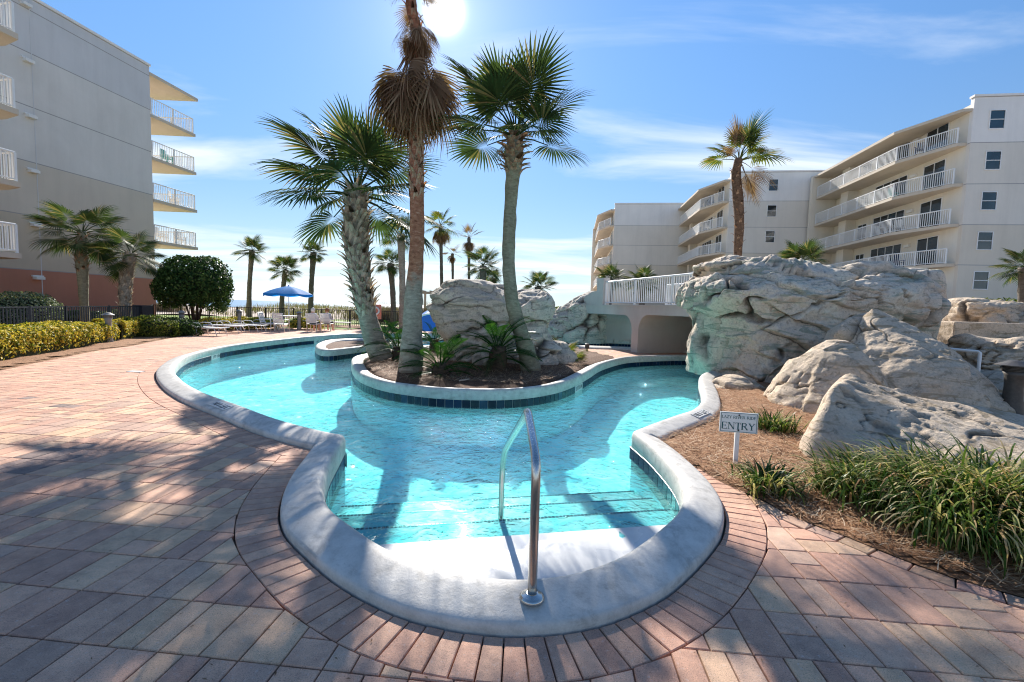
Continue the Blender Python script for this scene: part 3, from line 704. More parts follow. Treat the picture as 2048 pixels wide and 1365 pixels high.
def parea(p_): return abs(sum(p_[i][0]*p_[(i+1) % len(p_)][1]-p_[(i+1) % len(p_)][0]*p_[i][1] for i in range(len(p_)))/2)
def clean(p_):
    out = []
    for q in p_:
        if not out or math.hypot(q[0]-out[-1][0], q[1]-out[-1][1]) > .006: out.append(q)
    while len(out) > 2 and math.hypot(out[0][0]-out[-1][0], out[0][1]-out[-1][1]) < .006: out.pop()
    return out
RW = .29
# soldier ring round the coping
ringpoly = np.array([off(i, CW+.012+RW)[:] for i in range(NL)])
lpoly = lip
a0 = 0.0; rp = .108
outer_len = [0]
for i in range(NL): outer_len.append(outer_len[-1]+(Vector(off(i+1, CW+RW*.5))-Vector(off(i, CW+RW*.5))).length)
def off_at(s_, d):
    i = int(np.searchsorted(outer_len, s_, side='right'))-1; i = min(max(i, 0), NL-1); dd = outer_len[i+1]-outer_len[i]; t = (s_-outer_len[i])/dd if dd > 1e-9 else 0
    a = Vector(off(i, d)); b_ = Vector(off(i+1, d)); return a.lerp(b_, t)
ring_on = lambda c: not (inside(bed_r, np.array([c]))[0] and near(bed_r, np.array(c))[0] < -.13) and not inside(pen, np.array([c]))[0] and not inside(bed_l, np.array([c]))[0]
nr_ = int(outer_len[-1]/rp); rp = outer_len[-1]/nr_
pen_rng = (outer_len[min(lo_, hi_)]-.3, outer_len[max(lo_, hi_)]+.3)
iL = int(np.argmin(((lip-np.array(Lp(723, 667)))**2).sum(1)))
for k in range(nr_):
    sA, sB = k*rp, (k+1)*rp; mid_ = (sA+sB)/2; c = off_at(mid_, CW+RW/2)
    if pix((c.x, c.y, 0)) is None or c.y > 27 or c.x > 9: continue
    if not ring_on(c): continue
    i = int(np.searchsorted(outer_len, mid_))-1
    if lo_-2 <= i <= hi_+2 or (iz > ia and ia <= i <= iz): continue
    q = [off_at(sA, CW+.012), off_at(sB, CW+.012), off_at(sB, CW+RW), off_at(sA, CW+RW)]
    q = shrink([tuple(v) for v in q], GAP)
    if len(q) >= 3 and parea(q) > .004: PV.append((clean(q), pcol(c, True)))
# border course along the right bed
bord = edge_r; bl_ = [0]
for a, b_ in zip(bord, bord[1:]): bl_.append(bl_[-1]+(b_-a).length)
def b_at(s_):
    i = min(max(int(np.searchsorted(bl_, s_, side='right'))-1, 0), len(bord)-2); t = (s_-bl_[i])/(bl_[i+1]-bl_[i]); a, b_ = bord[i], bord[i+1]; tt = (b_-a).normalized(); n_ = Vector((tt.y, -tt.x))
    j0, j1 = max(0, i-2), min(len(bord)-1, i+3); tt = (bord[j1]-bord[j0]).normalized(); n_ = Vector((tt.y, -tt.x))
    if n_.y > 0: n_ = -n_
    return a.lerp(b_, t), n_
BW = .135; s_ = 0.0
while s_ < bl_[-1]-.25:
    l = random.choice([.2, .2, .2, .1, .2]); (a, na), (b_, nb) = b_at(s_), b_at(s_+l)
    q = [tuple(a), tuple(b_), tuple(b_+nb*BW), tuple(a+na*BW)]; c = (a+b_)/2+na*BW/2
    dd, _, _ = near(lpoly, np.array(c[:]))
    if dd > CW+RW*.3:
        q = shrink(q, GAP*1.3)
        if dd < CW+RW+.25:
            d_, ft, n_ = near(lpoly, np.array(c[:])); q = clip_poly(q, ft+n_*(CW+RW+.004), n_)
        if len(q) >= 3 and parea(q) > .003: PV.append((clean(q), tuple(x*random.uniform(.95, 1.1) for x in random.choice([(.52, .30, .20), (.50, .31, .22), (.53, .34, .24)]))))
    s_ += l
# inner side of the border
bord_in = np.array([(b_at(s2)[0]+b_at(s2)[1]*BW)[:] for s2 in np.arange(0, bl_[-1]-.2, .1)])
bed_in = np.concatenate([bord_in, np.array([(22, bord_in[-1][1]), (22, 14), (9, 12.5)]), np.array([q[:] for q in bed_side[::-1]])])
path_ok = path_poly
AL = R(5.5); U_ = np.array([math.cos(AL), -math.sin(AL)]); V_ = np.array([math.sin(AL), math.cos(AL)])
CWd, RH = .195, .345
clipmax = CW+RW
pool_solid = np.array([off(i, CW)[:] for i in range(NL)])
O_ = np.array(gp(160, 1286).xy)
def addp(poly, zone):
    c = np.mean(poly, 0); px_ = pix((c[0], c[1], 0))
    if px_ is None or not (-420 < px_[0] < 2300 and 600 < px_[1] < 1620): return
    q = shrink(poly, GAP)
    if zone == 'deck':
        tests = [(lpoly, CW+RW+.001), (bed_in, .004), (bed_l, .0)]
    else: tests = []
    for pl, o_ in tests:
        if len(q) < 3: return
        d, ft, n_ = near(pl, c)
        if d > o_+.35: continue
        if d < o_-.5: return
        fs_ = [near(pl, np.array(v)) for v in poly]; viol = [f for f in fs_ if f[0] < o_+.012]
        if not viol: continue
        e_ = [f[1]+f[2]*o_ for f in fs_]; a_, b2_ = max(((p1, p2) for p1 in e_ for p2 in e_), key=lambda t: ((t[0]-t[1])**2).sum()); m2 = near(pl, (a_+b2_)/2)[0]
        if m2 < o_+.004:          # boundary bulges into the field: one cut, re-aimed at what is left
            for _ in range(2):
                q1 = clip_poly(q, ft+n_*o_, n_)
                if len(q1) < 3: return
                d, ft, n_ = near(pl, np.mean(q1, 0))
            q = clip_poly(q, ft+n_*o_, n_)
        else:
            for d_, ft, n_ in [(d, ft, n_)]+viol:
                if len(q) >= 3 and d_ > o_-.5: q = clip_poly(q, ft+n_*o_, n_)
    q = clean(q)
    if len(q) >= 3 and parea(q) > .0007: PV.append((q, pcol(c)))
def pt(u, v): return tuple(O_+U_*u+V_*v)
jr = range(-9, 78)
for j in jr:
    v0 = j*RH
    for i in range(-60, 30):
        u0 = i*CWd*2; cc = O_+U_*(u0+CWd)+V_*(v0+RH/2)
        px_ = pix((cc[0], cc[1], 0))
        if cc[1] < .7 or cc[1] > 27.5 or px_ is None or not (-420 < px_[0] < 2300): continue
        if cc[0] > 12 or (cc[1] > 6 and cc[0] > 1.5): continue
        if inside(lpoly, cc[None])[0] and near(lpoly, cc)[0] < -.5: continue
        r_ = random.random()
        if j > 22: r_ = .1 if r_ < .8 else .7
        if r_ < .56: cells = [(0, 1, 0, 1), (1, 2, 0, 1)]
        elif r_ < .78: cells = [(0, .6667, 0, 1), (.6667, 1.3333, 0, 1), (1.3333, 2, 0, 1)]
        elif r_ < .9: cells = [(0, 1, 0, .5), (0, 1, .5, 1), (1, 2, 0, .5), (1, 2, .5, 1)]
        else: cells = [(0, 1, 0, 1), (1, 2, 0, .5), (1, 2, .5, 1)]
        for a, b_, c_, d_ in cells:
            addp([pt(u0+a*CWd, v0+c_*RH), pt(u0+b_*CWd, v0+c_*RH), pt(u0+b_*CWd, v0+d_*RH), pt(u0+a*CWd, v0+d_*RH)], 'deck')
def paver_geo(q, z=0.0):
    ar = sum(q[i][0]*q[(i+1) % len(q)][1]-q[(i+1) % len(q)][0]*q[i][1] for i in range(len(q)))
    if ar < 0: q = q[::-1]
    t = shrink(q, .0045)
    n = len(q)
    if len(t) != n: c = np.mean(q, 0); t = [tuple(np.array(v)+(c-np.array(v))*.05) for v in q]
    # order: match start
    k = min(range(n), key=lambda k: math.hypot(t[k][0]-q[0][0], t[k][1]-q[0][1])); t = t[k:]+t[:k]
    tl = (random.uniform(-.002, .002), random.uniform(-.006, .006), random.uniform(-.006, .006)); c = np.mean(q, 0)
    zf = lambda v: z+tl[0]+(v[0]-c[0])*tl[1]+(v[1]-c[1])*tl[2]
    vs = [(*v, z-.04) for v in q]+[(*v, zf(v)-.005) for v in q]+[(*v, zf(v)) for v in t]
    fs = [(i, (i+1) % n, n+(i+1) % n, n+i) for i in range(n)]+[(n+i, n+(i+1) % n, 2*n+(i+1) % n, 2*n+i) for i in range(n)]+[tuple(range(2*n, 3*n))]
    return vs, fs
def setcol(me, cols):
    at_ = me.color_attributes.new('pc', 'FLOAT_COLOR', 'POINT'); at_.data.foreach_set('color', np.array([(*c, 1) for c in cols], dtype=np.float32).ravel())
deck = tag(bpy.data.objects.new('paved_deck', None), kind='structure'); link(deck)
def score(p_):
    c = np.mean(p_[0], 0); px_ = pix((c[0], c[1], 0))
    if px_ is None or not (-15 < px_[0] < 2063 and px_[1] < 1400): return 0
    return parea(p_[0])*1.6/px_[2]**3
PV.sort(key=score, reverse=True)
bulk = MB(); bc = []
for k, (q, cl) in enumerate(PV):
    vs, fs = paver_geo(q)
    if k < 298 and score((q, cl)) > 0:
        c = np.mean(q, 0); mb = MB().add([(v[0]-c[0], v[1]-c[1], v[2]) for v in vs], fs); me = mb.mesh('paver', 'paver_concrete'); setcol(me, [cl]*len(vs))
        o = bpy.data.objects.new('paver', me); o.location = (c[0], c[1], 0); link(o, deck)
    else: bulk.add(vs, fs); bc += [cl]*len(vs)
me = bulk.mesh('paver_field', 'paver_concrete'); setcol(me, bc); obj('paver_field', me, deck, kind='stuff')
print('pavers', len(PV))
# path on the peninsula and plain paving far away
fp = MB(); fcs = []
for j in range(0, 60):
    for i in range(-20, 60):
        c = np.array([2.0+i*.2+.1, 12+j*.2+.1])
        if inside(path_poly, c[None])[0]: vs, fs = paver_geo([(c[0]-.097, c[1]-.097), (c[0]+.097, c[1]-.097), (c[0]+.097, c[1]+.097), (c[0]-.097, c[1]+.097)]); fp.add(vs, fs); fcs += [tuple(x*random.uniform(.9, 1.1) for x in (.56, .33, .22))]*len(vs)
if fp.v:
    me = fp.mesh('path_pavers', 'paver_concrete'); setcol(me, fcs); o = obj('path_pavers', me, kind='structure')
# white flush drain cover near the ring
c = gp(272, 744); q_ = MB().box((0, 0, 0), (.16, .07, .006)).build('skimmer_lid', 'white_plastic', label='white rectangular cover plate set flush in the pavers on the left', cat='skimmer lid', loc=(c.x, c.y, .006))
q_.rotation_euler = (0, 0, -.1)

# far ground
def sheet(name, x0, x1, y0, y1, z, mat, label=None): return MB().add([(x0, y0, z), (x1, y0, z), (x1, y1, z), (x0, y1, z)], [(0, 1, 2, 3)]).build(name, mat, kind='structure')
sheet('lawn', -60, 12, 29.5, 44, -.02, 'lawn_grass')
sheet('side_lawn', -30, -10, 15, 29.5, -.012, 'lawn_grass')
sheet('service_ground', 12, 70, 14, 46, -.03, 'sand')
n_ = 60; vs = []; fs = []
P = np.array([(x, y) for y in np.linspace(43.5, 90, 30) for x in np.linspace(-110, 110, 160)])
hz_ = np.interp(P[:, 1], [43.5, 50, 60, 75, 90], [-.05, .1, .75, .3, -4])+fbm(np.c_[P*.16, P[:, :1]*0], 3, 8)*.5
ii, jj = np.meshgrid(np.arange(159), np.arange(29)); a = (jj*160+ii).ravel()
obj('dune_ground', npmesh('dunes', np.c_[P, hz_], np.stack([a, a+1, a+161, a+160], 1), 'sand', True), kind='structure')
sheet('beach', -900, 900, 85, 400, -3.2, 'sand'); sheet('sea', -40000, 40000, 150, 50000, -3.0, 'sea_water')
sheet('backland', -900, 900, -60, 90, -4.2, 'sand')
# ================================================================ ROCKS
def displace_rock(V, Nn, size, seed, cell=.9, facet=.22, crack=.10, cw=.05, stretch=None, fb=.12, nseed=70, strata=None):
    """facets from irregular cells, deep joints between them, weathered noise; returns new verts and the joint mask"""
    rs = np.random.RandomState(seed); Pq = V.copy()
    Wp_ = Pq+np.c_[fbm(Pq*1.3/size+9, 3, seed), fbm(Pq*1.3/size+31, 3, seed+1), fbm(Pq*1.3/size+57, 3, seed+2)]*.35*cell
    T = np.eye(3)
    if stretch is not None: T = np.array(stretch)
    Q = Wp_ @ T.T
    lo, hi = Q.min(0)-.3, Q.max(0)+.3
    S = lo+rs.rand(nseed, 3)*(hi-lo); Dd = rs.randn(nseed, 3); Dd /= np.linalg.norm(Dd, axis=1)[:, None]; off_ = rs.rand(nseed)-.5
    d = np.sqrt(((Q[:, None]-S[None])**2).sum(2)); idx = np.argsort(d, 1)[:, :2]; r_ = np.arange(len(Q)); d1 = d[r_, idx[:, 0]]; d2 = d[r_, idx[:, 1]]
    e = d2-d1; k = idx[:, 0]
    plane = ((Q-S[k])*Dd[k]).sum(1)*facet+off_[k]*facet*.9
    edge = np.clip(e/(cw*3.5), 0, 1); edge = edge*edge*(3-2*edge)
    mod = np.clip(.55+fbm(V*1.1+71, 3, seed+7)*2.6, 0, 1)
    ck = np.exp(-(e/cw)**2)*mod
    e2 = np.abs(fbm(V*1.15+Wp_*.4+91, 3, seed+21)); ck = np.maximum(ck, np.exp(-(e2/.012)**2)*np.clip(fbm(V*.9+11, 2, seed+31)*3+.25, 0, 1)*.8)
    n1_ = fbm(V*1.5/size*1.2, 5, seed+3, .55); n2_ = 1-np.abs(fbm(V*2.6+5, 4, seed+4))*3
    disp = plane*edge+n1_*fb*2.2-ck*crack+(n2_*.03+fbm(V*7, 3, seed+12)*.035)*min(1, fb/.08)
    if strata:
        ang, fq, am = strata; q = V[:, 2]*math.cos(ang)+V[:, 0]*math.sin(ang)+fbm(V*.55+seed, 3, seed+41)*.55+fbm(V*2.3+seed, 3, seed+44)*.10
        q = q*fq; li = np.floor(q); s_ = q-li; lay = vnoise(np.c_[li*3.7, li*0+seed, li*0], 9)*.8+.35; lay = lay*np.clip(.6+fbm(V*.8+23, 2, seed+51)*2.2, 0, 1.3)
        fall = np.clip((s_)/.10, 0, 1); disp = disp+am*lay*(fall*(1-s_*.75)-.3); ck = np.maximum(ck, np.exp(-(s_/.035)**2)*np.clip(lay, 0, 1)*.85)
    return V+Nn*disp[:, None], ck
def grid_normals(G):
    du = np.roll(G, -1, 1)-np.roll(G, 1, 1); dv = np.gradient(G, axis=0); n_ = np.cross(du, dv); l = np.linalg.norm(n_, axis=2, keepdims=True); return n_/(l+1e-9)
def smooth_interp(vals, t):
    """Catmull-Rom through rows of vals at t in [0, n-1]"""
    vals = np.asarray(vals, float); n = len(vals); i = np.clip(np.floor(t).astype(int), 0, n-2); f = (t-i)
    sh = (slice(None),)+(None,)*(vals.ndim-1); f = f[sh]
    g = lambda k: vals[np.clip(k, 0, n-1)]
    p0, p1, p2, p3 = g(i-1), g(i), g(i+1), g(i+2)
    return .5*((2*p1)+(p2-p0)*f+(2*p0-5*p1+4*p2-p3)*f*f+(3*p1-p0-3*p2+p3)*f**3)
def rock(name, secs, Yc, mat, label, seed, nu=220, nv=120, p=2.6, cell=.9, facet=.2, crack=.1, cw=.045, stretch=None, fb=.1, nseed=70, cat='rock', group=None, parent=None, yoff=None, strata=None):
    """secs from the ground up: (px_left, px_right, py, half depth, depth shift)"""
    rows = []
    for s_ in secs:
        xl, xr, py, ry = s_[:4]; sy = s_[4] if len(s_) > 4 else 0
        a = yp(xl, py, Yc+sy); b_ = yp(xr, py, Yc+sy); z = (a.z+b_.z)/2
        rows.append(((a.x+b_.x)/2, Yc+sy, z, abs(b_.x-a.x)/2, ry))
    rows = np.array(rows); rows[0, 2] = min(rows[0, 2], -.05)
    n = len(rows); t = np.linspace(0, n-1, nv); R_ = smooth_interp(rows, t)
    # rounded closing on top
    th = np.linspace(0, 2*PI, nu, endpoint=False); ct, st = np.cos(th), np.sin(th)
    sx = np.sign(ct)*np.abs(ct)**(2/p); sy_ = np.sign(st)*np.abs(st)**(2/p)
    G = np.zeros((nv, nu, 3)); G[..., 0] = R_[:, 0:1]+R_[:, 3:4]*sx; G[..., 1] = R_[:, 1:2]+R_[:, 4:5]*sy_; G[..., 2] = R_[:, 2:3]
    m_ = 14; cap = []
    for k in range(1, m_+1):
        f = math.cos(k/m_*PI/2); c = G[-1].copy(); ctr = c.mean(0); c = ctr+(c-ctr)*f; c[:, 2] += math.sin(k/m_*PI/2)*min(R_[-1, 3], R_[-1, 4])*.28; cap.append(c)
    G = np.concatenate([G, np.array(cap)]); nv2 = len(G)
    Nn = grid_normals(G); Nn[-3:] = (0, 0, 1)
    ctr = G.reshape(-1, 3).mean(0); sg = np.sign(((G-ctr)*Nn).sum(2).mean()); Nn *= 1 if sg > 0 else -1; Nn[-3:] = (0, 0, 1)
    V, ck = displace_rock(G.reshape(-1, 3), Nn.reshape(-1, 3), 1.0, seed, cell, facet, crack, cw, stretch, fb, nseed, strata)
    ext = np.linalg.norm(G-G.mean(1, keepdims=True), axis=2).min(1); wt = np.repeat(np.clip(ext/.75, .22, 1), nu)[:, None]; V = G.reshape(-1, 3)*(1-wt)+V*wt; ck = ck*np.clip(wt[:, 0]*1.3, 0, 1)
    jj, ii = np.meshgrid(np.arange(nv2-1), np.arange(nu), indexing='ij'); a = jj*nu+ii; b_ = jj*nu+(ii+1) % nu
    fc = np.stack([a, b_, b_+nu, a+nu], -1).reshape(-1, 4)
    if sg <= 0: pass
    org = np.array([rows[0, 0], rows[0, 1], 0]); V = V-org
    me = npmesh(name, V, fc, mat, True)
    at_ = me.attributes.new('crack', 'FLOAT', 'POINT'); at_.data.foreach_set('value', ck.astype(np.float32))
    return obj(name, me, parent, loc=org, label=label, cat=cat, group=group)
ROT = lambda a, s: (np.diag(s) @ np.array([[math.cos(a), 0, -math.sin(a)], [0, 1, 0], [math.sin(a), 0, math.cos(a)]])).tolist()
# the big overhanging boulder on the right, slabs dipping to the right
rock('overhanging_boulder', [(1440, 1640, 775, 1.5, -.5), (1436, 1680, 735, 1.5, -.45), (1430, 1710, 700, 1.65, -.3), (1422, 1740, 665, 1.85, -.15), (1412, 1775, 640, 2.0, 0), (1392, 1800, 618, 2.1, 0), (1376, 1812, 598, 2.1, 0), (1384, 1806, 578, 1.9, 0), (1420, 1790, 566, 1.5, .1)], 12.2, 'rock_pale',
     'huge pale overhanging boulder beside the bridge, widest of all the rocks', 5, 560, 270, 2.9, strata=(R(24), 1.75, .20), cell=1.2, facet=.2, crack=.26, cw=.042, stretch=ROT(R(-26), (.30, .6, 1.25)), fb=.07, nseed=30)
rock('boulder', [(1392, 1545, 566, 1.0, 0), (1392, 1548, 552, 1.0, 0), (1404, 1536, 535, .8, 0), (1430, 1520, 522, .5, 0)], 12.4, 'rock_pale', 'low pale boulder capping the left end of the huge overhanging boulder', 8, 130, 60, 2.3, facet=.2, crack=.16, fb=.08, nseed=22, stretch=ROT(R(-15), (.7, 1, 1.6)))
rock('boulder', [(1660, 1835, 590, 1.3, 0), (1680, 1840, 570, 1.3, 0), (1730, 1828, 552, .9, 0)], 12.2, 'rock_pale', 'smooth rounded boulder on the right end of the huge overhanging boulder', 18, 130, 50, 2.3, facet=.1, crack=.06, fb=.05, nseed=14)
rock('boulder', [(1600, 1965, 872, 1.5, .1), (1615, 1948, 820, 1.5, .1), (1640, 1926, 770, 1.35, .15), (1664, 1902, 725, 1.1, .2), (1690, 1866, 688, .8, .3), (1714, 1816, 652, .42, .35), (1734, 1772, 628, .16, .4), (1742, 1756, 618, .06, .4)], 8.4, 'rock_tan',
     'pointed tan boulder with a peaked top in front of the overhanging boulder', 12, 300, 190, 2.1, facet=.20, crack=.16, cw=.028, fb=.04, nseed=9, stretch=ROT(R(20), (.8, .8, 1.0)))
rock('boulder', [(1540, 1760, 886, .9, 0), (1544, 1752, 825, .95, 0), (1578, 1742, 772, .85, .05), (1606, 1728, 728, .65, .1), (1634, 1712, 698, .4, .15), (1654, 1696, 684, .2, .2)], 7.9, 'rock_tan',
     'rounded tan shoulder boulder leaning on the left side of the pointed boulder', 19, 190, 120, 2.2, facet=.16, crack=.14, cw=.03, fb=.04, nseed=10)
rock('boulder', [(1412, 1530, 788, .55, 0), (1420, 1520, 772, .5, 0), (1450, 1500, 757, .3, 0)], 9.9, 'rock_tan', 'small low boulder between the pool coping and the overhanging boulder', 14, 110, 50, 2.3, facet=.12, crack=.1, fb=.06, nseed=12)
# long tilted slab in the right foreground : sections along its length
st_ = []
for (fx, fy, cx_, cy_, cY, bx, by, bY) in [(1596, 893, 1628, 838, 5.55, 1655, 800, 6.1), (1606, 908, 1668, 775, 5.6, 1700, 757, 6.35), (1655, 922, 1712, 786, 5.62, 1762, 770, 6.5), (1730, 934, 1800, 820, 5.5, 1850, 790, 6.7), (1850, 948, 1900, 846, 5.4, 1965, 808, 6.8), (1960, 958, 2010, 872, 5.3, 2075, 832, 6.7), (2080, 970, 2120, 898, 5.2, 2190, 862, 6.6), (2240, 990, 2280, 930, 5.1, 2340, 900, 6.4)]:
    f = gp(fx, fy, .07); c = yp(cx_, cy_, cY); b_ = yp(bx, by, bY); mid = f.lerp(c, .5)+Vector((-.02, -.04, .05)); bb = Vector((b_.x+.1, b_.y+.35, -.05)); f0 = Vector((f.x-.01, f.y, -.2))
    st_.append([f0[:], f.lerp(mid, .4)[:], mid[:], mid.lerp(c, .5)[:], c[:], c.lerp(b_, .33)[:], c.lerp(b_, .66)[:], b_[:], b_.lerp(bb, .5)[:], bb[:]])
st_ = np.array(st_); nv, nu = 200, 110
G = smooth_interp(st_, np.linspace(0, len(st_)-1, nv)); G = smooth_interp(np.swapaxes(G, 0, 1), np.linspace(0, 9, nu)); G = np.swapaxes(G, 0, 1)
start = G[0].mean(0); G = np.concatenate([np.array([start+(G[0]-start)*f for f in np.linspace(.02, .96, 12)]), G]); nv = len(G)
du = np.gradient(G, axis=1); dv = np.gradient(G, axis=0); Nn = np.cross(du, dv); Nn /= np.linalg.norm(Nn, axis=2, keepdims=True)+1e-9
if Nn[120, 50:70, 2].mean() < 0: Nn = -Nn
V, ck = displace_rock(G.reshape(-1, 3), Nn.reshape(-1, 3), 1.0, 23, .6, .05, .03, .02, ROT(R(12), (.6, 1, 1.6)), .014, 12)
# eroded pits along the top ridge
pit = np.clip(fbm(V*3.1+3, 4, 77)*4-.75, 0, 1)*(Nn.reshape(-1, 3)[:, 2] > .5); V -= Nn.reshape(-1, 3)*pit[:, None]*.035; ck = np.maximum(ck, pit*.55)
jj, ii = np.meshgrid(np.arange(nv-1), np.arange(nu-1), indexing='ij'); a = (jj*nu+ii).ravel(); org = np.array([V[:, 0].min()+.5, 5.3, 0])
me = npmesh('slab_boulder', V-org, np.stack([a, a+1, a+1+nu, a+nu], 1), 'rock_tan', True); at_ = me.attributes.new('crack', 'FLOAT', 'POINT'); at_.data.foreach_set('value', ck.astype(np.float32))
obj('boulder', me, loc=org, label='long tan slab boulder sloping down to the right behind the grass clumps', cat='rock')
# rocks at the far right
G2 = 'rocks stepping down at the far right'
rock('boulder', [(1885, 2060, 668, 1.4, 0), (1890, 2040, 640, 1.3, 0), (1900, 1985, 612, 1.0, 0), (1905, 1960, 603, .6, 0)], 15.0, 'rock_tan', 'rounded pale boulder right behind the end of the huge boulder', 31, 130, 70, 2.3, facet=.2, crack=.14, fb=.08, nseed=18, group=G2)
rock('boulder', [(1960, 2150, 700, 1.4, 0), (1970, 2140, 665, 1.3, 0), (1995, 2120, 640, .9, 0)], 14.4, 'rock_tan', 'flat topped boulder below the green bushes at the right edge', 33, 120, 60, 2.3, facet=.2, crack=.14, fb=.08, nseed=18, group=G2)
a = yp(1893, 688, 12.6); b_ = yp(2034, 688, 12.6); top = yp(1960, 645, 12.6).z
mb = MB().box((0, 0, 0), ((b_.x-a.x)/2, .75, (top-.05)/2)); o = mb.build('stone_block', 'rock_tan', label='squared stone block with flat top among the rocks at right', cat='stone block', loc=((a.x+b_.x)/2, 13.0, (top-.05)/2+.05)); o.rotation_euler = (0, 0, -.1)
bv = o.modifiers.new('bevel', 'BEVEL'); bv.width = .03; bv.segments = 2
for s_, (sc_, Y_, lb) in enumerate([([(1890, 2150, 790, 1.3, 0), (1892, 2140, 740, 1.3, 0), (1900, 2120, 700, 1.0, 0), (1920, 2090, 692, .7, 0)], 11.0, 'layered boulder slab directly below the squared stone block'),
                                    ([(1925, 2150, 850, .9, 0), (1930, 2140, 800, .9, 0), (1950, 2110, 762, .6, 0)], 9.6, 'dark jointed boulder behind the white pipe rail at right'),
                                    ([(2000, 2250, 830, 1.1, 0), (2010, 2230, 760, 1.1, 0), (2040, 2200, 700, .8, 0)], 11.6, 'boulder cut by the right picture edge beside the layered slab')]):
    rock('boulder', sc_, Y_, 'rock_tan', lb, 40+s_, 170, 100, 2.5, strata=(R(8), 2.4, .12), facet=.22, crack=.18, cw=.05, fb=.07, nseed=24, group=G2, stretch=ROT(R(-10), (.6, 1, 1.7)))
# rock group on the planted island
G3 = 'rocks on the planted island'
for s_, (sc_, Y_, lb, ft) in enumerate([([(895, 1015, 652, .8, 0), (872, 1032, 634, 1.05, 0), (862, 1035, 610, 1.15, 0), (864, 1030, 590, 1.1, 0), (885, 1010, 578, .8, 0)], 13.0, 'big grey slab boulder overhanging at the top left of the island rocks', .2),
                                    ([(1012, 1088, 668, .8, 0), (1006, 1102, 642, 1.0, 0), (1006, 1103, 614, 1.0, 0), (1014, 1096, 596, .8, 0), (1035, 1080, 586, .5, 0)], 13.25, 'rounded grey boulder at the top right of the island rocks behind the bent trunk', .18),
                                    ([(908, 1030, 744, .7, 0), (895, 1022, 705, .75, 0), (892, 1018, 672, .7, 0), (900, 1010, 650, .6, 0)], 13.0, 'grey boulder carrying the overhanging slab on the island', .2),
                                    ([(1005, 1118, 740, .8, 0), (1004, 1114, 705, .85, 0), (1012, 1106, 678, .8, 0), (1022, 1095, 662, .6, 0)], 12.9, 'grey jointed boulder at the foot of the bent palm trunk', .2),
                                    ([(1085, 1158, 734, .5, 0), (1086, 1150, 708, .5, 0), (1094, 1136, 688, .3, 0)], 13.1, 'grey rock stepping down toward the small fan palm on the island', .14),
                                    ([(948, 990, 750, .3, 0), (945, 992, 718, .3, 0), (955, 985, 698, .2, 0)], 11.7, 'smallest grey rock on the island beside the tall cycad', .1)]):
    rock('boulder', sc_, Y_, 'rock_grey', lb, 52+s_, 200 if s_ < 4 else 110, 120 if s_ < 4 else 60, 2.5, facet=ft, crack=.15, cw=.03, fb=.05, nseed=16, group=G3, strata=(R(12), 2.0, .08) if s_ < 4 else None, stretch=ROT(R(10), (.8, 1, 1.4)))
# rockwork bank at the left foot of the bridge
G4 = 'rockwork bank left of the bridge'
for s_, (sc_, Y_, lb) in enumerate([([(1090, 1240, 678, 1.3, 0), (1092, 1215, 650, 1.3, 0), (1110, 1205, 625, 1.0, 0), (1135, 1195, 608, .7, 0)], 24.0, 'light jointed rock mass sloping up to the left end of the bridge'),
                                    ([(1128, 1205, 655, .9, 0), (1140, 1205, 615, 1.0, 0), (1165, 1198, 592, .7, 0), (1175, 1192, 585, .4, 0)], 23.0, 'upper rounded rock against the bridge end post'),
                                    ([(1060, 1150, 682, 1.0, 0), (1065, 1140, 655, .9, 0), (1090, 1130, 638, .6, 0)], 23.5, 'low rock at the lower left of the jointed rock mass'),
                                    ([(1150, 1330, 684, 1.0, 0), (1160, 1320, 650, 1.0, 0), (1180, 1300, 635, .7, 0)], 25.2, 'dark rock wall seen through the left bridge arch')]):
    rock('boulder', sc_, Y_, 'rock_grey', lb, 70+s_, 170, 100, 2.6, strata=(R(-20), 1.8, .12), facet=.22, crack=.2, cw=.06, fb=.08, nseed=26, group=G4)

# ================================================================ BRIDGE
br = empty('footbridge', label='grey cement arched footbridge with white metal railings over the channel', cat='bridge')
Pl, Pr = Vector((yp(1206, 620, 20.3).x, 20.3)), Vector((yp(1425, 620, 13.6).x, 13.6)); bd = (Pr-Pl).normalized(); bn = Vector((-bd.y, bd.x))
if bn.y < 0: bn = -bn
BL = (Pr-Pl).length; BT = 1.78; BB = 1.45
def sofpx(px, z):     # distance along the bridge face seen at this pixel column
    best = min((abs((pix((*(Pl+bd*s_), z)) or (9e9,))[0]-px), s_) for s_ in np.arange(-4, BL+3, .03)); return best[1]
sp_, se_ = sofpx(1262, .3), sofpx(1275, .3); sr_ = sofpx(1408, .3); sl_ = sofpx(1172, .3)
def arch_pts(a, b_, h, r_):
    out = [(a, -.05)]
    for k in range(9): q = PI-k/8*PI/2; out.append((a+r_+math.cos(q)*r_, h-r_+math.sin(q)*r_))
    for k in range(9): q = PI/2-k/8*PI/2; out.append((b_-r_+math.cos(q)*r_, h-r_+math.sin(q)*r_))
    return out+[(b_, -.05)]
def bface(name, outline, d0, d1, mat):
    mb = MB(); n = len(outline); vs = [Vector((*(Pl+bd*s_+bn*d), z)) for d in (d0, d1) for s_, z in outline]
    mb.v = [tuple(v) for v in vs]; tr = tessellate_polygon([[Vector((s_, z, 0)) for s_, z in outline]])
    mb.f = [tuple(t) for t in tr]+[tuple(i+n for i in t[::-1]) for t in tr]+[(i, (i+1) % n, n+(i+1) % n, n+i) for i in range(n)]
    return mb.build(name, mat, br)
A1 = arch_pts(sl_-.6, sp_, BB-.02, .62); A2 = arch_pts(se_, sr_+.15, BB+.02, .62)
outl = [(sl_-1.4, BT), (sl_-1.4, -.05)]+A1+A2+[(sr_+1.5, -.05), (sr_+1.5, BT)]
bface('arched_span', outl, 0, 3.4, 'bridge_cement')
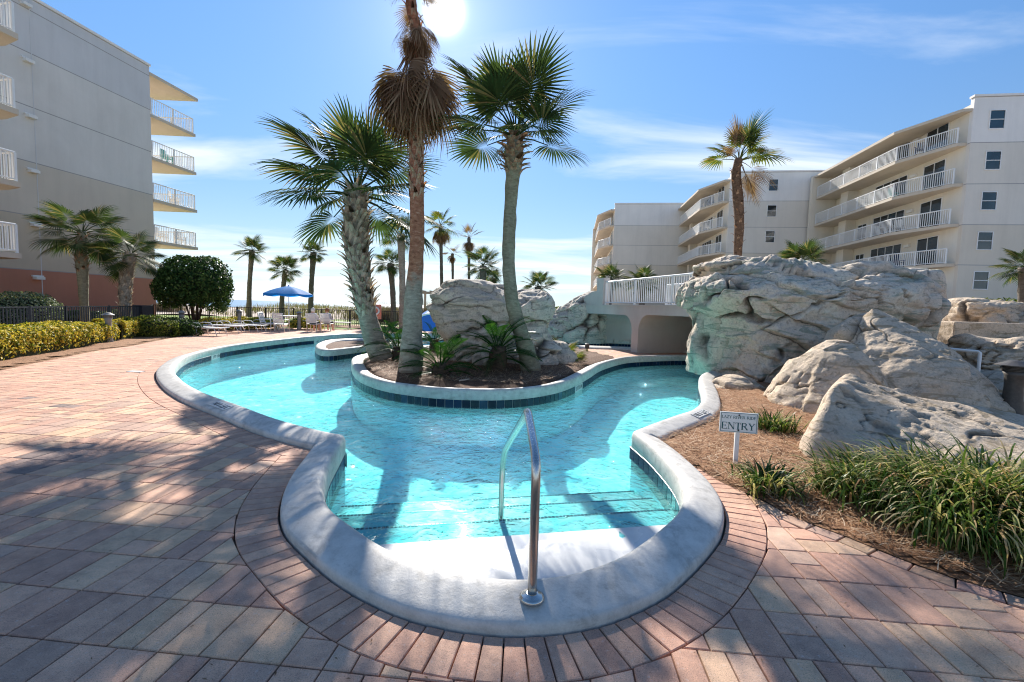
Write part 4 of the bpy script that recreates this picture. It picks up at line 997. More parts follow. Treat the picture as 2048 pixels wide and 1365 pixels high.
bface('tunnel_wall', A2, 3.42, 3.7, 'bridge_cement')
bface('deck_edge', [(sl_-1.4, BT), (sr_+1.5, BT), (sr_+1.5, BT+.06), (sl_-1.4, BT+.06)], -.03, .25, 'bridge_cement')
# end post and curved parapet wall at the left
bface('end_post', [(-.65, BT+.06), (-.02, BT+.06), (-.02, BT+1.25), (-.65, BT+1.25)], -.02, .30, 'bridge_cement')
bface('parapet_wall', [(-2.9, BT-.3), (-.66, BT-.3), (-.66, BT+.7), (-1.2, BT+.66), (-1.9, BT+.45), (-2.5, BT+.1)], .02, .26, 'bridge_cement')
def railing(name, p0, p1, z0, h, parent, mat='white_paint', posts=1.8, bal=.11, r_=.02, pr=.028, z1=None, mid=False):
    p0, p1 = Vector(p0[:2]), Vector(p1[:2]); z1 = z0 if z1 is None else z1; d = p1-p0; Ln = d.length; rz = math.atan2(d.y, d.x)
    rt = bpy.data.objects.new(name, None); link(rt, parent)
    def seg(za, zb, hh, wd, nm):
        a = Vector((*p0, za)); b_ = Vector((*p1, zb)); MB().tube([a, b_], wd, 4 if wd < .03 else 6).build(nm, mat, rt)
    seg(z0+h, z1+h, 0, pr, 'top_rail'); seg(z0+.09, z1+.09, 0, r_, 'bottom_rail')
    n = max(1, round(Ln/posts)); pm = MB()
    for k in range(n+1):
        q = p0+d*(k/n); zz_ = z0+(z1-z0)*k/n; MB().box((q.x, q.y, zz_+h/2), (pr*.9, pr*.9, h/2), rz=rz).build('post', mat, rt)
    bb = MB(); nb = int(Ln/bal)
    for k in range(1, nb):
        q = p0+d*(k/nb); zz_ = z0+(z1-z0)*k/nb; bb.box((q.x, q.y, zz_+.09+(h-.09)/2), (r_*.55, r_*.55, (h-.11)/2), rz=rz)
    bb.build('balusters', mat, rt, kind='stuff')
    return rt
for d_, nm in ((.1, 'near'), (3.2, 'far')):
    q0, q1 = Pl+bd*.0+bn*d_, Pl+bd*(BL+.3)+bn*d_; railing('railing', q0, q1, BT+.06, 1.0, br, posts=2.1, bal=.13, r_=.02, pr=.035)
# white stair rail and block seen through the railing
# pipe rail at the far right
t = MB(); q = gp(1950, 806); t.tube([(q.x, q.y, 0), (q.x, q.y, .98), (q.x-.04, q.y, 1.0), (q.x-.3, q.y+1.3, 1.02), (q.x-.7, q.y+2.2, 1.04)], .028, 8); t.build('pipe_rail', 'white_paint', smooth=True, label='white painted pipe handrail by the jointed rocks at the far right', cat='handrail')

# ================================================================ BUILDINGS
SH = 2.75
BD = Vector((math.sin(R(7.5)), math.cos(R(7.5)))); BN = Vector((-BD.y, BD.x))     # BD runs away from us, BN to the left
def wallpiece(mb, p0, p1, z0, z1, th=.25, n_=None):
    """vertical slab from plan p0 to p1"""
    d = (p1-p0).normalized(); n_ = Vector((-d.y, d.x))*th if n_ is None else n_*th
    mb.prism([tuple(p0), tuple(p1), tuple(p1+n_), tuple(p0+n_)], z0, z1)
def opening(parent, c, d, n_, w_, h, z, panes=2, kind='window', sash=False, louvre=False):
    """frame ring and panes set into a wall; n_ points outward"""
    rz = math.atan2(d.y, d.x); fr = MB(); t = .045
    X = lambda u, o_, z_: Vector((c.x+d.x*u+n_.x*o_, c.y+d.y*u+n_.y*o_, z_))
    def bx(u0, u1, z0, z1, o0, o1, m_): m_.add([X(u0, o0, z0), X(u1, o0, z0), X(u1, o0, z1), X(u0, o0, z1), X(u0, o1, z0), X(u1, o1, z0), X(u1, o1, z1), X(u0, o1, z1)], [(0, 1, 2, 3), (4, 5, 6, 7), (0, 1, 5, 4), (1, 2, 6, 5), (2, 3, 7, 6), (3, 0, 4, 7)])
    a, b_ = -w_/2, w_/2
    bx(a, b_, z, z+t, .003, .06, fr); bx(a, b_, z+h-t, z+h, .003, .06, fr); bx(a, a+t, z+t, z+h-t, .003, .06, fr); bx(b_-t, b_, z+t, z+h-t, .003, .06, fr)
    if sash: bx(a+t, b_-t, z+h*.5-.02, z+h*.5+.025, .003, .055, fr)
    else:
        for k in range(1, panes): u = a+w_*k/panes; bx(u-.025, u+.025, z+t, z+h-t, .003, .055, fr)
    f = fr.build(kind, 'white_paint', parent)
    npn = 2 if sash else panes
    for k in range(npn):
        g = MB()
        if sash: bx(a+t+.002, b_-t-.002, z+(t if k == 0 else h*.5+.027), z+(h*.5-.022 if k == 0 else h-t-.002), .006, .02, g)
        else: bx(a+w_*k/panes+.03, a+w_*(k+1)/panes-.03, z+t+.002, z+h-t-.002, .006, .02, g)
        g.build('pane', 'dark_glass', f)
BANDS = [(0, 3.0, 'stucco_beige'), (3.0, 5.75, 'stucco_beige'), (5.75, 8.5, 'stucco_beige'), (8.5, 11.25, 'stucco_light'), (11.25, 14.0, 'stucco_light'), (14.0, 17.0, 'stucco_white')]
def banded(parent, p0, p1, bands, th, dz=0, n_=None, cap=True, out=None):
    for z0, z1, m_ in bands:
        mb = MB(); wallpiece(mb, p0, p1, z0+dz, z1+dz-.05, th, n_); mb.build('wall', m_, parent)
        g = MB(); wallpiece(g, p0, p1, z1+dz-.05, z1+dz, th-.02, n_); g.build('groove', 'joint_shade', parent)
    if cap:
        mb = MB(); e = (p1-p0).normalized()*.06; nn = (n_ if n_ is not None else Vector((-(p1-p0).y, (p1-p0).x)).normalized())
        q0, q1 = p0-e-nn*.06, p1+e-nn*.06; wallpiece(mb, q0, q1, bands[-1][1]+dz, bands[-1][1]+dz+.14, th+.12, n_); mb.build('parapet_cap', 'stucco_white', parent)
def chair_small(p_, rz, parent=None, mat='white_plastic', label=None, group=None):
    t = empty('balcony_chair', p_, rz, label, 'chair', group); s_ = MB()
    s_.box((0, 0, .42), (.25, .24, .02)).build('seat', mat, t)
    b_ = MB(); [b_.box((x, .26+.04, .75), (.035, .012, .3)) for x in (-.2, -.1, 0, .1, .2)]; b_.build('backrest', mat, t)
    for x in (-.23, .23):
        MB().box((x, -.2, .3), (.025, .025, .3)).build('leg', mat, t); MB().box((x, .22, .3), (.025, .025, .3)).build('leg', mat, t); MB().box((x*1.15, 0, .61), (.04, .27, .015)).build('arm', mat, t)
    return t
def block_right(C, wlen, dlen, name, label, nfl=5, ztop=17.6, win=None, kink=4.2, prot=2.0, slab_len=15.9, detail=True, dz=-.3):
    t = empty(name, (0, 0, 0), 0, label, 'building')
    C = Vector(C); right = -BN
    banded(t, C, C+right*wlen, BANDS, .3, dz, n_=BD)
    for u, zs in (win or []):
        for z in zs: opening(t, C+right*u-BD*.0, right, -BD, .95, 1.25, z+dz, sash=True)
    # balcony side
    fac = BANDS
    mb = MB(); wallpiece(mb, C+BD*.3, C+BD*dlen, 0, 16.6+dz, .3, -BN); mb.build('side_wall', 'stucco_cream', t)
    # wing wall at the far end
    mb = MB(); wallpiece(mb, C+BD*(slab_len+.1), C+BD*(slab_len+.1)+BN*(prot+.4), 0, 16.3+dz, .35, BD); mb.build('wing_wall', 'stucco_cream', t)
    mb = MB(); wallpiece(mb, C+BD*12.3, C+BD*12.3+BN*.9, 0, 16.6+dz, 1.2, BD); mb.build('column', 'stucco_cream', t)
    for k in range(1, 6):
        z = .35+SH*k+dz
        poly = [C+BD*.3, C+BD*.35+BN*.55, C+BD*kink+BN*prot, C+BD*slab_len+BN*prot, C+BD*slab_len]
        s_ = MB().prism([tuple(q) for q in poly], z-.22, z); sl = s_.build('balcony_slab', 'slab_cream', t)
        q = [C+BD*.45+BN*.5, C+BD*kink+BN*(prot-.08), C+BD*(slab_len-.1)+BN*(prot-.08)]
        if k < 6 and z < 15.5+dz:
            railing('railing', q[0], q[1], z, 1.05, t, posts=1.9, r_=.026, pr=.04, bal=.14); railing('railing', q[1], q[2], z, 1.05, t, posts=2.2, r_=.026, pr=.04, bal=.14)
        for a, w_, h, n_ in ((3.0, 2.1, 2.2, 2), (7.7, 3.9, 2.15, 4), (11.2, 1.3, 1.9, 2 if k > 1 else 1)):
            opening(t, C+BD*a+BN*.0, BD, BN, w_, h, z+.02, panes=n_, kind='sliding_door')
        l = MB(); pc = C+BD*5.05+BN*.08; l.box((pc.x, pc.y, z+1.85), (.1, .28, .1), rz=-R(7.5)); l.build('wall_light', 'white_plastic', t)
    # roof slab sloping over the top balconies
    z = .35+SH*6+dz-.75
    poly = [C+BD*.1, C+BD*.15+BN*.55, C+BD*kink+BN*(prot+.25), C+BD*(slab_len+.5)+BN*(prot+.25), C+BD*(slab_len+.5)]
    MB().prism([tuple(q) for q in poly], z, z+.2).build('roof_slab', 'slab_cream', t)
    return t
C1 = yp(1908, 620, 32).xy; C2 = yp(1446, 620, 50).xy; C3 = yp(1222, 600, 66).xy
uw = [((yp(1980, 600, 32).x-C1.x)/math.cos(R(7.5))+.0, [15.0-.6, 12.0, 9.35, 6.6, 3.85])]
block_right(C1, 22, 18, 'apartment_building', 'nearest right apartment block with long white balcony railings and sash windows', win=[(1.45, [14.85, 12.15, 9.45, 6.75, 4.05])])
block_right(C2, 20, 20, 'apartment_building', 'middle apartment block on the right behind the tall wind blown palm', win=[(4.3, [15.0, 12.3, 9.6, 6.9, 4.2])])
block_right(C3, 22, 20, 'apartment_building', 'farthest apartment block on the right with plain end wall', win=[])
# left building
tl_ = empty('apartment_building', label='tall blank sided apartment block on the left with a salmon base', cat='building')
E = yp(312, 600, 31).xy; Nn_ = E-BD*22
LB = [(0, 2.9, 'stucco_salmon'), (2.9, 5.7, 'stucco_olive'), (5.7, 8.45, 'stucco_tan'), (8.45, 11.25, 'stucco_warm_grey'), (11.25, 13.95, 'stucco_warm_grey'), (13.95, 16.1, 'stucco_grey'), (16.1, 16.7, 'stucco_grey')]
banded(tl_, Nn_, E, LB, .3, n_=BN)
mb = MB(); wallpiece(mb, E+BN*.3, E+BN*14, 0, 16.5, .3, -BD); mb.build('end_wall', 'stucco_cream', tl_)
mb = MB(); wallpiece(mb, Nn_+BD*15.3, Nn_+BD*15.34, 0, 16.6, .012, -BN); mb.build('expansion_joint', 'stucco_grey', tl_)
for k in range(6):
    q = E-BD*6.9; l = MB(); l.box((q.x-BN.x*.12, q.y-BN.y*.12, 2.45+SH*k), (.13, .2, .07), rz=-R(7.5)); l.box((q.x-BN.x*.05, q.y-BN.y*.05, 2.56+SH*k), (.05, .26, .04), rz=-R(7.5)); l.build('wall_light', 'white_plastic', tl_)
for k in range(1, 7):
    z = SH*k-.05
    far_ = E+BD*3.6
    poly = [E+BD*.02-BN*.02, far_-BN*.02, E+BD*3.0+BN*3, E+BD*.02+BN*8] if k < 6 else [E-BN*.02, E+BD*3.9-BN*.02, E+BD*3.2+BN*4, E+BN*9]
    MB().prism([tuple(q) for q in poly], z-.2-(.0 if k < 6 else .1), z-(.0 if k < 6 else .1)).build('balcony_slab' if k < 6 else 'roof_slab', 'slab_cream', tl_)
    if k < 6:
        railing('railing', E+BD*.1-BN*.0+BN*.06, far_+BN*.06-BD*.15, z, 1.05, tl_, posts=1.7, r_=.02, pr=.035, bal=.13)
        railing('railing', far_+BN*.06-BD*.15, E+BD*2.9+BN*3, z, 1.05, tl_, posts=1.7, r_=.02, pr=.035, bal=.13)
GC = 'furniture on the balconies'
for k, mt, lb, off_ in ((2, 'white_plastic', 'white high backed chair on the lowest clear balcony of the left block', 1.2), (2, 'white_plastic', 'white chair at the outer end of the lowest clear balcony of the left block', 2.7), (3, 'white_plastic', 'white chair on the second clear balcony from below, left block', 2.3), (4, 'teal_plastic', 'teal chair on the third balcony of the left block', 1.8)):
    q = E+BD*off_+BN*.6; chair_small((q.x, q.y, SH*k-.05), random.uniform(1, 2), mat=mt, label=lb, group=GC)
for a, k, mt, lb, Cc in ((5.6, 4, 'teal_plastic', 'teal lounge chair on the third balcony of the nearest right block', C1), (3.0, 5, 'navy_fabric', 'dark chair beside the sliding door on the top right balcony', C1), (4.6, 3, 'white_plastic', 'white chair right of the table on the second balcony of the nearest right block', C1), (7.6, 3, 'white_plastic', 'white chair left of the table on the second balcony of the nearest right block', C1), (9.6, 4, 'white_plastic', 'white chair at the middle of the third balcony of the nearest right block', C1), (4.2, 2, 'navy_fabric', 'dark chair on the lowest balcony of the nearest right block', C1),
                         (3.0, 5, 'navy_fabric', 'dark chair on the top balcony of the middle right block', C2), (3.6, 4, 'white_plastic', 'white chair on the second highest balcony of the middle right block', C2)):
    q = Cc+BD*a+BN*1.1; chair_small((q.x, q.y, .35-.3+SH*k), random.uniform(-1, 3), mat=mt, label=lb, group=GC)
q = C1+BD*6.1+BN*1.1; tt = empty('balcony_table', (q.x, q.y, .35-.3+SH*3), 0, 'white table between two chairs on the second balcony of the nearest right block', 'table', GC)
MB().lathe((0, 0, 0), [(.5, .7), (.5, .73)], 16).build('table_top', 'white_plastic', tt); [MB().box((x, y, .35), (.025, .025, .345)).build('leg', 'white_plastic', tt) for x in (-.3, .3) for y in (-.3, .3)]
# building whose balcony ends enter at the left edge
tn = empty('apartment_building', label='near left apartment block of which only four balcony ends show', cat='building')
for k, (xr, yb) in enumerate(((44, 518), (42, 376), (38, 231), (37, 80))):
    q = yp(xr, yb, 17.2); z = q.z+.0
    P0 = Vector((q.x, q.y)); poly = [P0, P0+BD*.3+BN*1.0, P0+BD*.4+BN*6, P0-BD*3+BN*6, P0-BD*3]
    MB().prism([tuple(v) for v in poly], z, z+.2).build('balcony_slab', 'slab_cream', tn)
    railing('railing', P0-BD*2.9+BN*.1, P0-BD*.08+BN*.1, z+.2, 1.05, tn, posts=2.0, r_=.024, pr=.04, bal=.13); railing('railing', P0-BD*.08+BN*.1, P0+BD*.3+BN*5, z+.2, 1.05, tn, posts=2.0, r_=.024, pr=.04, bal=.13)
q = yp(-70, 500, 17.2); wn_ = MB(); wallpiece(wn_, Vector((q.x, q.y-6)), Vector((q.x-.8, q.y+.9)), 0, 17.5, .3); wn_.build('wall', 'stucco_cream', tn)
# ================================================================ PALMS
def fan_frond(seed, n=34, Ls=.95, Lp_=1.0, spread=2.5, droop=.35, thin=1.0, mat='palm_leaf', fold=.02, curl=.0, costa=.35, split=.42):
    """one costapalmate leaf: petiole along +X, blade of split segments"""
    rs = random.Random(seed); mb = MB()
    mb.tube([(0, 0, 0), (Lp_*.5, 0, .03), (Lp_, 0, -.02)], [.028, .018, .012], 4)
    for k in range(n):
        a = (k/(n-1)-.5)*2*spread/1.0*.62; a_ = a*1.25
        ln = Ls*(1-.28*abs(a/(spread*.62))**1.6)*rs.uniform(.88, 1.06)
        # segments leave the curved costa a little further out for central ones
        bx = Lp_+costa*(1-abs(a/(spread*.62)))*.8; bz = -.02-.12*(1-abs(a/(spread*.62)))*costa
        dirx, diry = math.cos(a_), math.sin(a_); px_, py_ = -diry, dirx
        wseg = ln*split*(2*spread*.62*1.25/(n-1))*.5*thin
        up = .08*abs(a_)      # blade is a shallow vee
        pts = []
        for (t, wd) in ((0, .006), (split*.55, .62), (split, 1.0), (.78, .55), (1.0, .03)):
            r_ = ln*t; z = bz+up*r_-droop*ln*t**2.4*rs.uniform(.85, 1.15)+(fold if k % 2 else -fold)*min(1, t/split)*ln*.35
            cx_ = bx+dirx*r_*(1-curl*t*t*.5); cy_ = diry*r_*(1-curl*t*t*.4)
            pts.append((cx_-px_*wseg*wd, cy_-py_*wseg*wd, z)); pts.append((cx_+px_*wseg*wd, cy_+py_*wseg*wd, z+ln*.012*wd))
        mb.add(pts, [(2*i, 2*i+1, 2*i+3, 2*i+2) for i in range(4)])
    return mb.mesh('frond', mat)
FR = [fan_frond(s_, 40, .92, .78, 2.75, .22+.09*(s_ % 3), thin=1.2, split=.5) for s_ in range(4)]
FRY = [fan_frond(10+s_, 28, .78, .65, 2.4, .4, mat='palm_leaf_yellow', thin=1.5) for s_ in range(3)]
FRD = [fan_frond(20+s_, 30, 1.15, .6, 1.5, .25, mat='palm_dead', thin=1.25, curl=.1) for s_ in range(3)]
def curved(pts, n=24):
    v = cat_rom([Vector(p_) for p_ in pts], n=8); return v
def trunk_mesh(path, rad, seed, seg=18, rough=.012, ring=0.0):
    """path: points; rad: radii"""
    path = resample(path, .09); n = len(path); rr = np.interp(np.linspace(0, 1, n), np.linspace(0, 1, len(rad)), rad)
    mb = MB().tube(path, list(rr), seg); V = np.array(mb.v); cen = np.repeat(np.array([p_[:] for p_ in path]), seg, 0)
    d = V-cen; f = 1+(fbm(V*np.array([9, 9, 5]), 4, seed)*rough*14); f += ring*np.sin(V[:, 2]*60)*.04
    mb.v = [tuple(v) for v in cen+d*f[:, None]]; return mb, path, rr
def boot_mesh(L_=.30, w_=.17, mat='boot_bark', hook=.10):
    mb = MB()
    # forked base hugging the trunk (local +X outward, +Z up), blade curving outwards
    for sgn in (-1, 1):
        a = [(-.005, sgn*w_*.5, -L_*.5), (.012, sgn*w_*.16, -.02), (.02, 0, L_*.12), (.02+hook*.35, 0, L_*.32), (.02+hook, sgn*.0, L_*.5)]
        ws = [.016, .034, .042, .032, .02]; th = [.008, .016, .02, .016, .006]
        vs = []
        for (x, y, z), q, t_ in zip(a, ws, th): vs += [(x, y-q, z), (x+t_, y-q*.2, z), (x+t_, y+q*.2, z), (x, y+q, z)]
        fs = [(4*i+k, 4*i+k+1, 4*i+5+k, 4*i+4+k) for i in range(4) for k in range(3)]+[(0, 3, 2, 1), (16, 17, 18, 19)]
        mb.add(vs, fs)
    return mb.mesh('boot', mat, False)
BOOTS = {'boot_bark': boot_mesh(), 'boot_brown': boot_mesh(.26, .12, 'boot_brown', .11)}
def place_boots(tr, path, rr, s0, s1, n, meshm, scale=1.0, jitter=.15, tilt=0):
    m_ = len(path)
    for k in range(n):
        t = s0+(s1-s0)*(k+.5)/n; i = t*(m_-1); a = path[int(i)]; b_ = path[min(int(i)+1, m_-1)]; p_ = a.lerp(b_, i-int(i)); r_ = rr[min(int(i), m_-1)]
        ph = k*2.39996+random.uniform(-.1, .1); ax = (path[min(int(i)+2, m_-1)]-path[max(int(i)-2, 0)]).normalized()
        M_ = ax.to_track_quat('Z', 'Y').to_matrix() @ Matrix.Rotation(ph, 3, 'Z') @ Matrix.Rotation(random.uniform(-jitter, jitter)+tilt, 3, 'Y')
        o = bpy.data.objects.new('boot', BOOTS[meshm]); q = p_+M_ @ Vector((r_*.93, 0, 0)); o.matrix_local = Matrix.Translation(q) @ M_.to_4x4() @ Matrix.Scale(scale*random.uniform(.85, 1.2), 4); link(o, tr)
def crown(tr, top, n, meshes, scale, e0=80, e1=-35, axis=Vector((0, 0, 1)), seed=0, name='frond', sq=1.0, ph0=0, wind=0, kmap=None):
    rs = random.Random(seed)
    for k in range(n):
        t = (k+.5)/n; el = R(e0+(e1-e0)*t**.85+rs.uniform(-9, 9)); ph = k*2.39996+ph0+rs.uniform(-.25, .25)
        s_ = scale*rs.uniform(.86, 1.1)*(1 if t > .12 else .9)
        M_ = Matrix.Rotation(ph, 3, 'Z') @ Matrix.Rotation(-el, 3, 'Y') @ Matrix.Rotation(rs.uniform(-.5, .5), 3, 'X')
        o = bpy.data.objects.new(name, rs.choice(meshes)); z_ = top+Vector((math.cos(ph)*.06, math.sin(ph)*.06, -.25*t*scale))
        o.matrix_local = Matrix.Translation(z_) @ M_.to_4x4() @ Matrix.Scale(s_, 4); link(o, tr)
def palm(name, label, pts, rad, bark_, crown_n, cs, seed, group=None, fr=None, e=(82, -35), cat='palm tree', ring=0):
    base = Vector(pts[0]); t = empty(name, base, 0, label, cat, group); loc = [Vector(p_)-base for p_ in pts]
    mb, path, rr = trunk_mesh(curved(loc), rad, seed, ring=ring); mb.build('trunk', bark_, t, smooth=True)
    if crown_n: crown(t, loc[-1], crown_n, fr or FR, cs, e[0], e[1], seed=seed)
    return t, path, rr
GP = 'palms planted on the island'
P_ = lambda px, py, Y: yp(px, py, Y)
b0 = gp(765, 722, .08); YA = b0.y
tA, pa, ra = palm('sabal_palm', 'leaning palm with a thick crisscross booted trunk, left of the three on the island', [b0, P_(742, 660, YA), P_(728, 600, YA-.05), P_(719, 540, YA-.1), P_(712, 470, YA-.15), P_(714, 372, YA-.2)], [.31, .27, .225, .235, .27, .31, .28, .2], 'bark_grey', 23, 1.28, 4, GP, e=(84, -26))
place_boots(tA, pa, ra, .30, .99, 140, 'boot_bark', 1.6, tilt=.16)
b0 = gp(822, 745, .08); YB = b0.y
tB, pb, rb = palm('washingtonia_palm', 'tallest thin palm with a brown skirt of dead fronds, middle of the island', [b0, P_(826, 620, YB), P_(834, 480, YB), P_(833, 330, YB), P_(832, 200, YB), P_(836, 90, YB), P_(822, 10, YB), P_(815, -90, YB)], [.29, .215, .18, .155, .15, .145, .13, .12, .11, .08], 'bark_patched', 0, 1, 9, GP)
pz = lambda py: P_(832, py, YB)-b0
# brown torn middle of the trunk
crown(tB, pz(95), 30, FRD, 1.0, -40, -84, seed=31, name='dead_frond'); crown(tB, pz(35), 12, FRD, .5, -40, -84, seed=32, name='dead_frond'); crown(tB, pz(-30), 9, FRD, .45, 45, -60, seed=33, name='dead_frond')
place_boots(tB, pb, rb, .44, .60, 46, 'boot_brown', .95); place_boots(tB, pb, rb, .80, .96, 20, 'boot_brown', .7)
b0 = gp(1062, 742, .08); YC = b0.y
tC, pc_, rc = palm('sabal_palm', 'palm with a bent smooth trunk, right of the three on the island', [b0, P_(1050, 690, YC-.1), P_(1034, 640, YC-.15), P_(1022, 590, YC-.15), P_(1017, 520, YC-.1), P_(1020, 430, YC), P_(1026, 340, YC), P_(1031, 255, YC)], [.25, .2, .17, .16, .15, .15, .155, .16, .22, .15], 'bark_green', 24, 1.04, 16, GP, e=(86, -8), ring=.6)
place_boots(tC, pc_, rc, .83, .985, 46, 'boot_brown', 1.45, tilt=.5)
# right wind blown palm
b0 = P_(1476, 520, 16.5); b0 = Vector((b0.x, b0.y, 0)); 
tD, pd, rd = palm('washingtonia_palm', 'wind blown yellow green palm with a hairy dark trunk behind the overhanging boulder', [b0, P_(1475, 520, 16.5), P_(1478, 430, 16.5), P_(1472, 350, 16.5), P_(1478, 318, 16.5)], [.15, .115, .12, .15, .18, .13], 'bark_brown', 0, .85, 19)
for az, el, sc_, me in [(70, 82, .95, FRY), (30, 70, 1.0, FRY), (150, 78, .85, FRY), (-20, 62, .9, FRY), (8, 66, 1.1, FR), (20, 48, 1.0, FRY), (-40, 72, .85, FR), (5, 20, 1.0, FRY), (-12, 8, 1.1, FRY), (200, 80, .8, FRD), (165, 35, .8, FRY), (185, 2, .95, FRY), (-60, 10, .75, FRY), (215, 20, .6, FRD), (-10, -30, .85, FRD), (15, -55, .9, FRD), (-30, -62, .8, FRD), (120, 50, .8, FRY)]:
    M_ = Matrix.Rotation(R(az), 3, 'Z') @ Matrix.Rotation(-R(el), 3, 'Y') @ Matrix.Rotation(random.uniform(-.9, .9), 3, 'X')
    o = bpy.data.objects.new('dead_frond' if me is FRD else 'frond', random.choice(me)); o.matrix_local = Matrix.Translation(P_(1478, 322, 16.5)-b0) @ M_.to_4x4() @ Matrix.Diagonal((sc_*1.0, sc_*.66, sc_*1.0, 1)); link(o, tD)
place_boots(tD, pd, rd, .55, .97, 40, 'boot_brown', .75, tilt=.2)
# two palms by the left building
b0 = gp(167, 640); YE = 21.0; b0 = Vector((yp(167, 600, YE).x, YE, 0))
tE, pe, re_ = palm('sabal_palm', 'taller palm with a green painted trunk against the left building', [b0, P_(166, 560, YE), P_(162, 500, YE), P_(165, 462, YE)], [.19, .17, .2, .24, .16], 'bark_green', 22, .98, 25, 'palms against the left building', e=(60, -40)); place_boots(tE, pe, re_, .6, .98, 40, 'boot_brown', 1.2, tilt=.2)
b0 = Vector((yp(247, 600, 21.5).x, 21.5, 0))
tF, pf, rf_ = palm('sabal_palm', 'shorter palm with a booted trunk beside the taller one by the left building', [b0, P_(252, 560, 21.5), P_(262, 505, 21.5)], [.2, .22, .27, .22], 'bark_grey', 18, .84, 26, 'palms against the left building', e=(60, -40)); place_boots(tF, pf, rf_, .1, .98, 60, 'boot_bark', 1.2)
# background palms : (px, base py ignored, crown px py, Y, crown radius px, trunk px width, kind, label)
def far_palm(px0, px1, cy_, Y, cr, tw, label, seed, mesh=FR, skirt=0, n=20, e=(75, -40), mid=None, group='palms along the beach', name='beach_palm', bark_='bark_far'):
    g = Vector((yp(px0, 600, Y).x, Y, .0)); tp = yp(px1, cy_, Y); t = empty(name, g, 0, label, 'palm tree', group)
    top = tp-g; pts = [Vector((0, 0, -.3)), (Vector((top.x*.25, 0, top.z*.45)) if mid is None else Vector((mid, 0, top.z*.45))), top]; tr_, path, rr = trunk_mesh(curved(pts), [tw*.9, tw*.7, tw*.65, tw*.85], seed, 10); tr_.build('trunk', bark_, t, smooth=True)
    s_ = cr/F*Y/1.6; rs = random.Random(seed)
    def addf(el, ph, me, sc_, nm):
        o = bpy.data.objects.new(nm, me); o.matrix_local = Matrix.Translation(top) @ (Matrix.Rotation(ph, 3, 'Z') @ Matrix.Rotation(-el, 3, 'Y') @ Matrix.Rotation(rs.uniform(-.5, .5), 3, 'X')).to_4x4() @ Matrix.Scale(sc_, 4); link(o, t)
    for k in range(n): addf(R(e[0]+(e[1]-e[0])*((k+.5)/n)**.85+rs.uniform(-8, 8)), k*2.4+rs.uniform(-.3, .3), rs.choice(mesh), s_*rs.uniform(.85, 1.1), 'frond' if mesh is not FRD else 'dead_frond')
    for k in range(skirt): addf(R(rs.uniform(-85, -50)), k*2.4, rs.choice(FRD), s_*.8, 'dead_frond')
    return t
far_palm(497, 504, 502, 44, 30, .3, 'beach palm with a leaning trunk left of the blue umbrella', 41)
far_palm(562, 571, 540, 40, 32, .28, 'low beach palm directly behind the blue umbrella', 42)
far_palm(621, 627, 506, 42, 27, .33, 'straight beach palm right of the blue umbrella', 43)
far_palm(788, 781, 528, 34, 32, .3, 'short beach palm just left of the tall skirted trunk', 44)
far_palm(806, 802, 468, 27, 40, .28, 'palm with a booted trunk partly hidden behind the tall skirted trunk', 45, bark_='bark_grey')
far_palm(884, 881, 452, 38, 42, .2, 'tall thin palm with a hanging brown skirt above the island rock', 46, FRY, 14, 12)
far_palm(906, 905, 508, 44, 22, .17, 'smallest ragged palm between two taller skirted palms', 47, FRD, 10, 8)
far_palm(938, 938, 477, 42, 30, .19, 'ragged palm with folded brown crown right of the smallest ragged one', 48, FRD, 14, 7, e=(80, 20))
far_palm(966, 966, 532, 22, 42, .2, 'bright green palm crown rising behind the island rock', 49)
far_palm(985, 985, 556, 26, 20, .2, 'low palm crown just above the top of the island rock', 50)
far_palm(1076, 1076, 574, 24, 34, .2, 'palm crown at the right shoulder of the island rock', 51)
far_palm(1216, 1222, 560, 24, 34, .25, 'palm bush behind the left end of the bridge railing', 52, n=26, group='palm bushes behind the rocks')
far_palm(1285, 1285, 564, 25, 34, .25, 'palm bush behind the middle of the bridge railing', 53, n=26, group='palm bushes behind the rocks')
far_palm(1603, 1603, 528, 17, 46, .25, 'wide palm bush above the overhanging boulder below the long balconies', 54, n=28, group='palm bushes behind the rocks')
far_palm(2052, 2052, 535, 15, 48, .22, 'palm fronds entering at the right picture edge', 55, n=20, group='palm bushes behind the rocks')

# ================================================================ CYCADS
def pinnate(seed, n=34, L_=.9, lw=.012, ll=.17, arch=.5):
    rs = random.Random(seed); mb = MB(); pts = []
    for k in range(9): t = k/8; pts.append(Vector((L_*t*(1-.12*t), 0, arch*L_*(t*.75-t*t*.95))))
    mb.tube(pts, [.012*(1-.8*k/8) for k in range(9)], 4)
    cv = smooth_interp(np.array([p_[:] for p_ in pts]), np.linspace(1.1, 8, n))
    for k in range(n):
        t = k/(n-1); l = ll*(math.sin(PI*min(1, t*.82+.16))**.7)*rs.uniform(.9, 1.1); c = Vector(cv[k])
        for sg in (-1, 1):
            d = Vector((.55, sg*.8, .28-.25*t)).normalized(); s_ = Vector((lw, 0, 0))
            m_ = c+d*l*.55; e_ = c+d*l+Vector((0, 0, -.02)); mb.add([c-s_*.5, c+s_*.5, m_+s_*.55, e_, m_-s_*.55], [(0, 1, 2, 4), (4, 2, 3)])
    return mb.mesh('frond', 'cycad_leaf')
PN = [pinnate(s_) for s_ in range(3)]
def cycad(px, py, z, h, rad, label, n=26, seed=0, name='cycad', e=(62, -22), tr=.14):
    g = gp(px, py, z); t = empty(name, g, 0, label, 'cycad', 'cycads on the island'); mb, _, _ = trunk_mesh([Vector((0, 0, -.1)), Vector((0, 0, h*.5)), Vector((0, 0, h))], [tr*1.0, tr*1.1, tr*.8], seed, 14, rough=.03); mb.build('trunk', 'bark_dark', t, smooth=True)
    crown(t, Vector((0, 0, h+.02)), n, PN, rad, e[0], e[1], seed=seed); return t
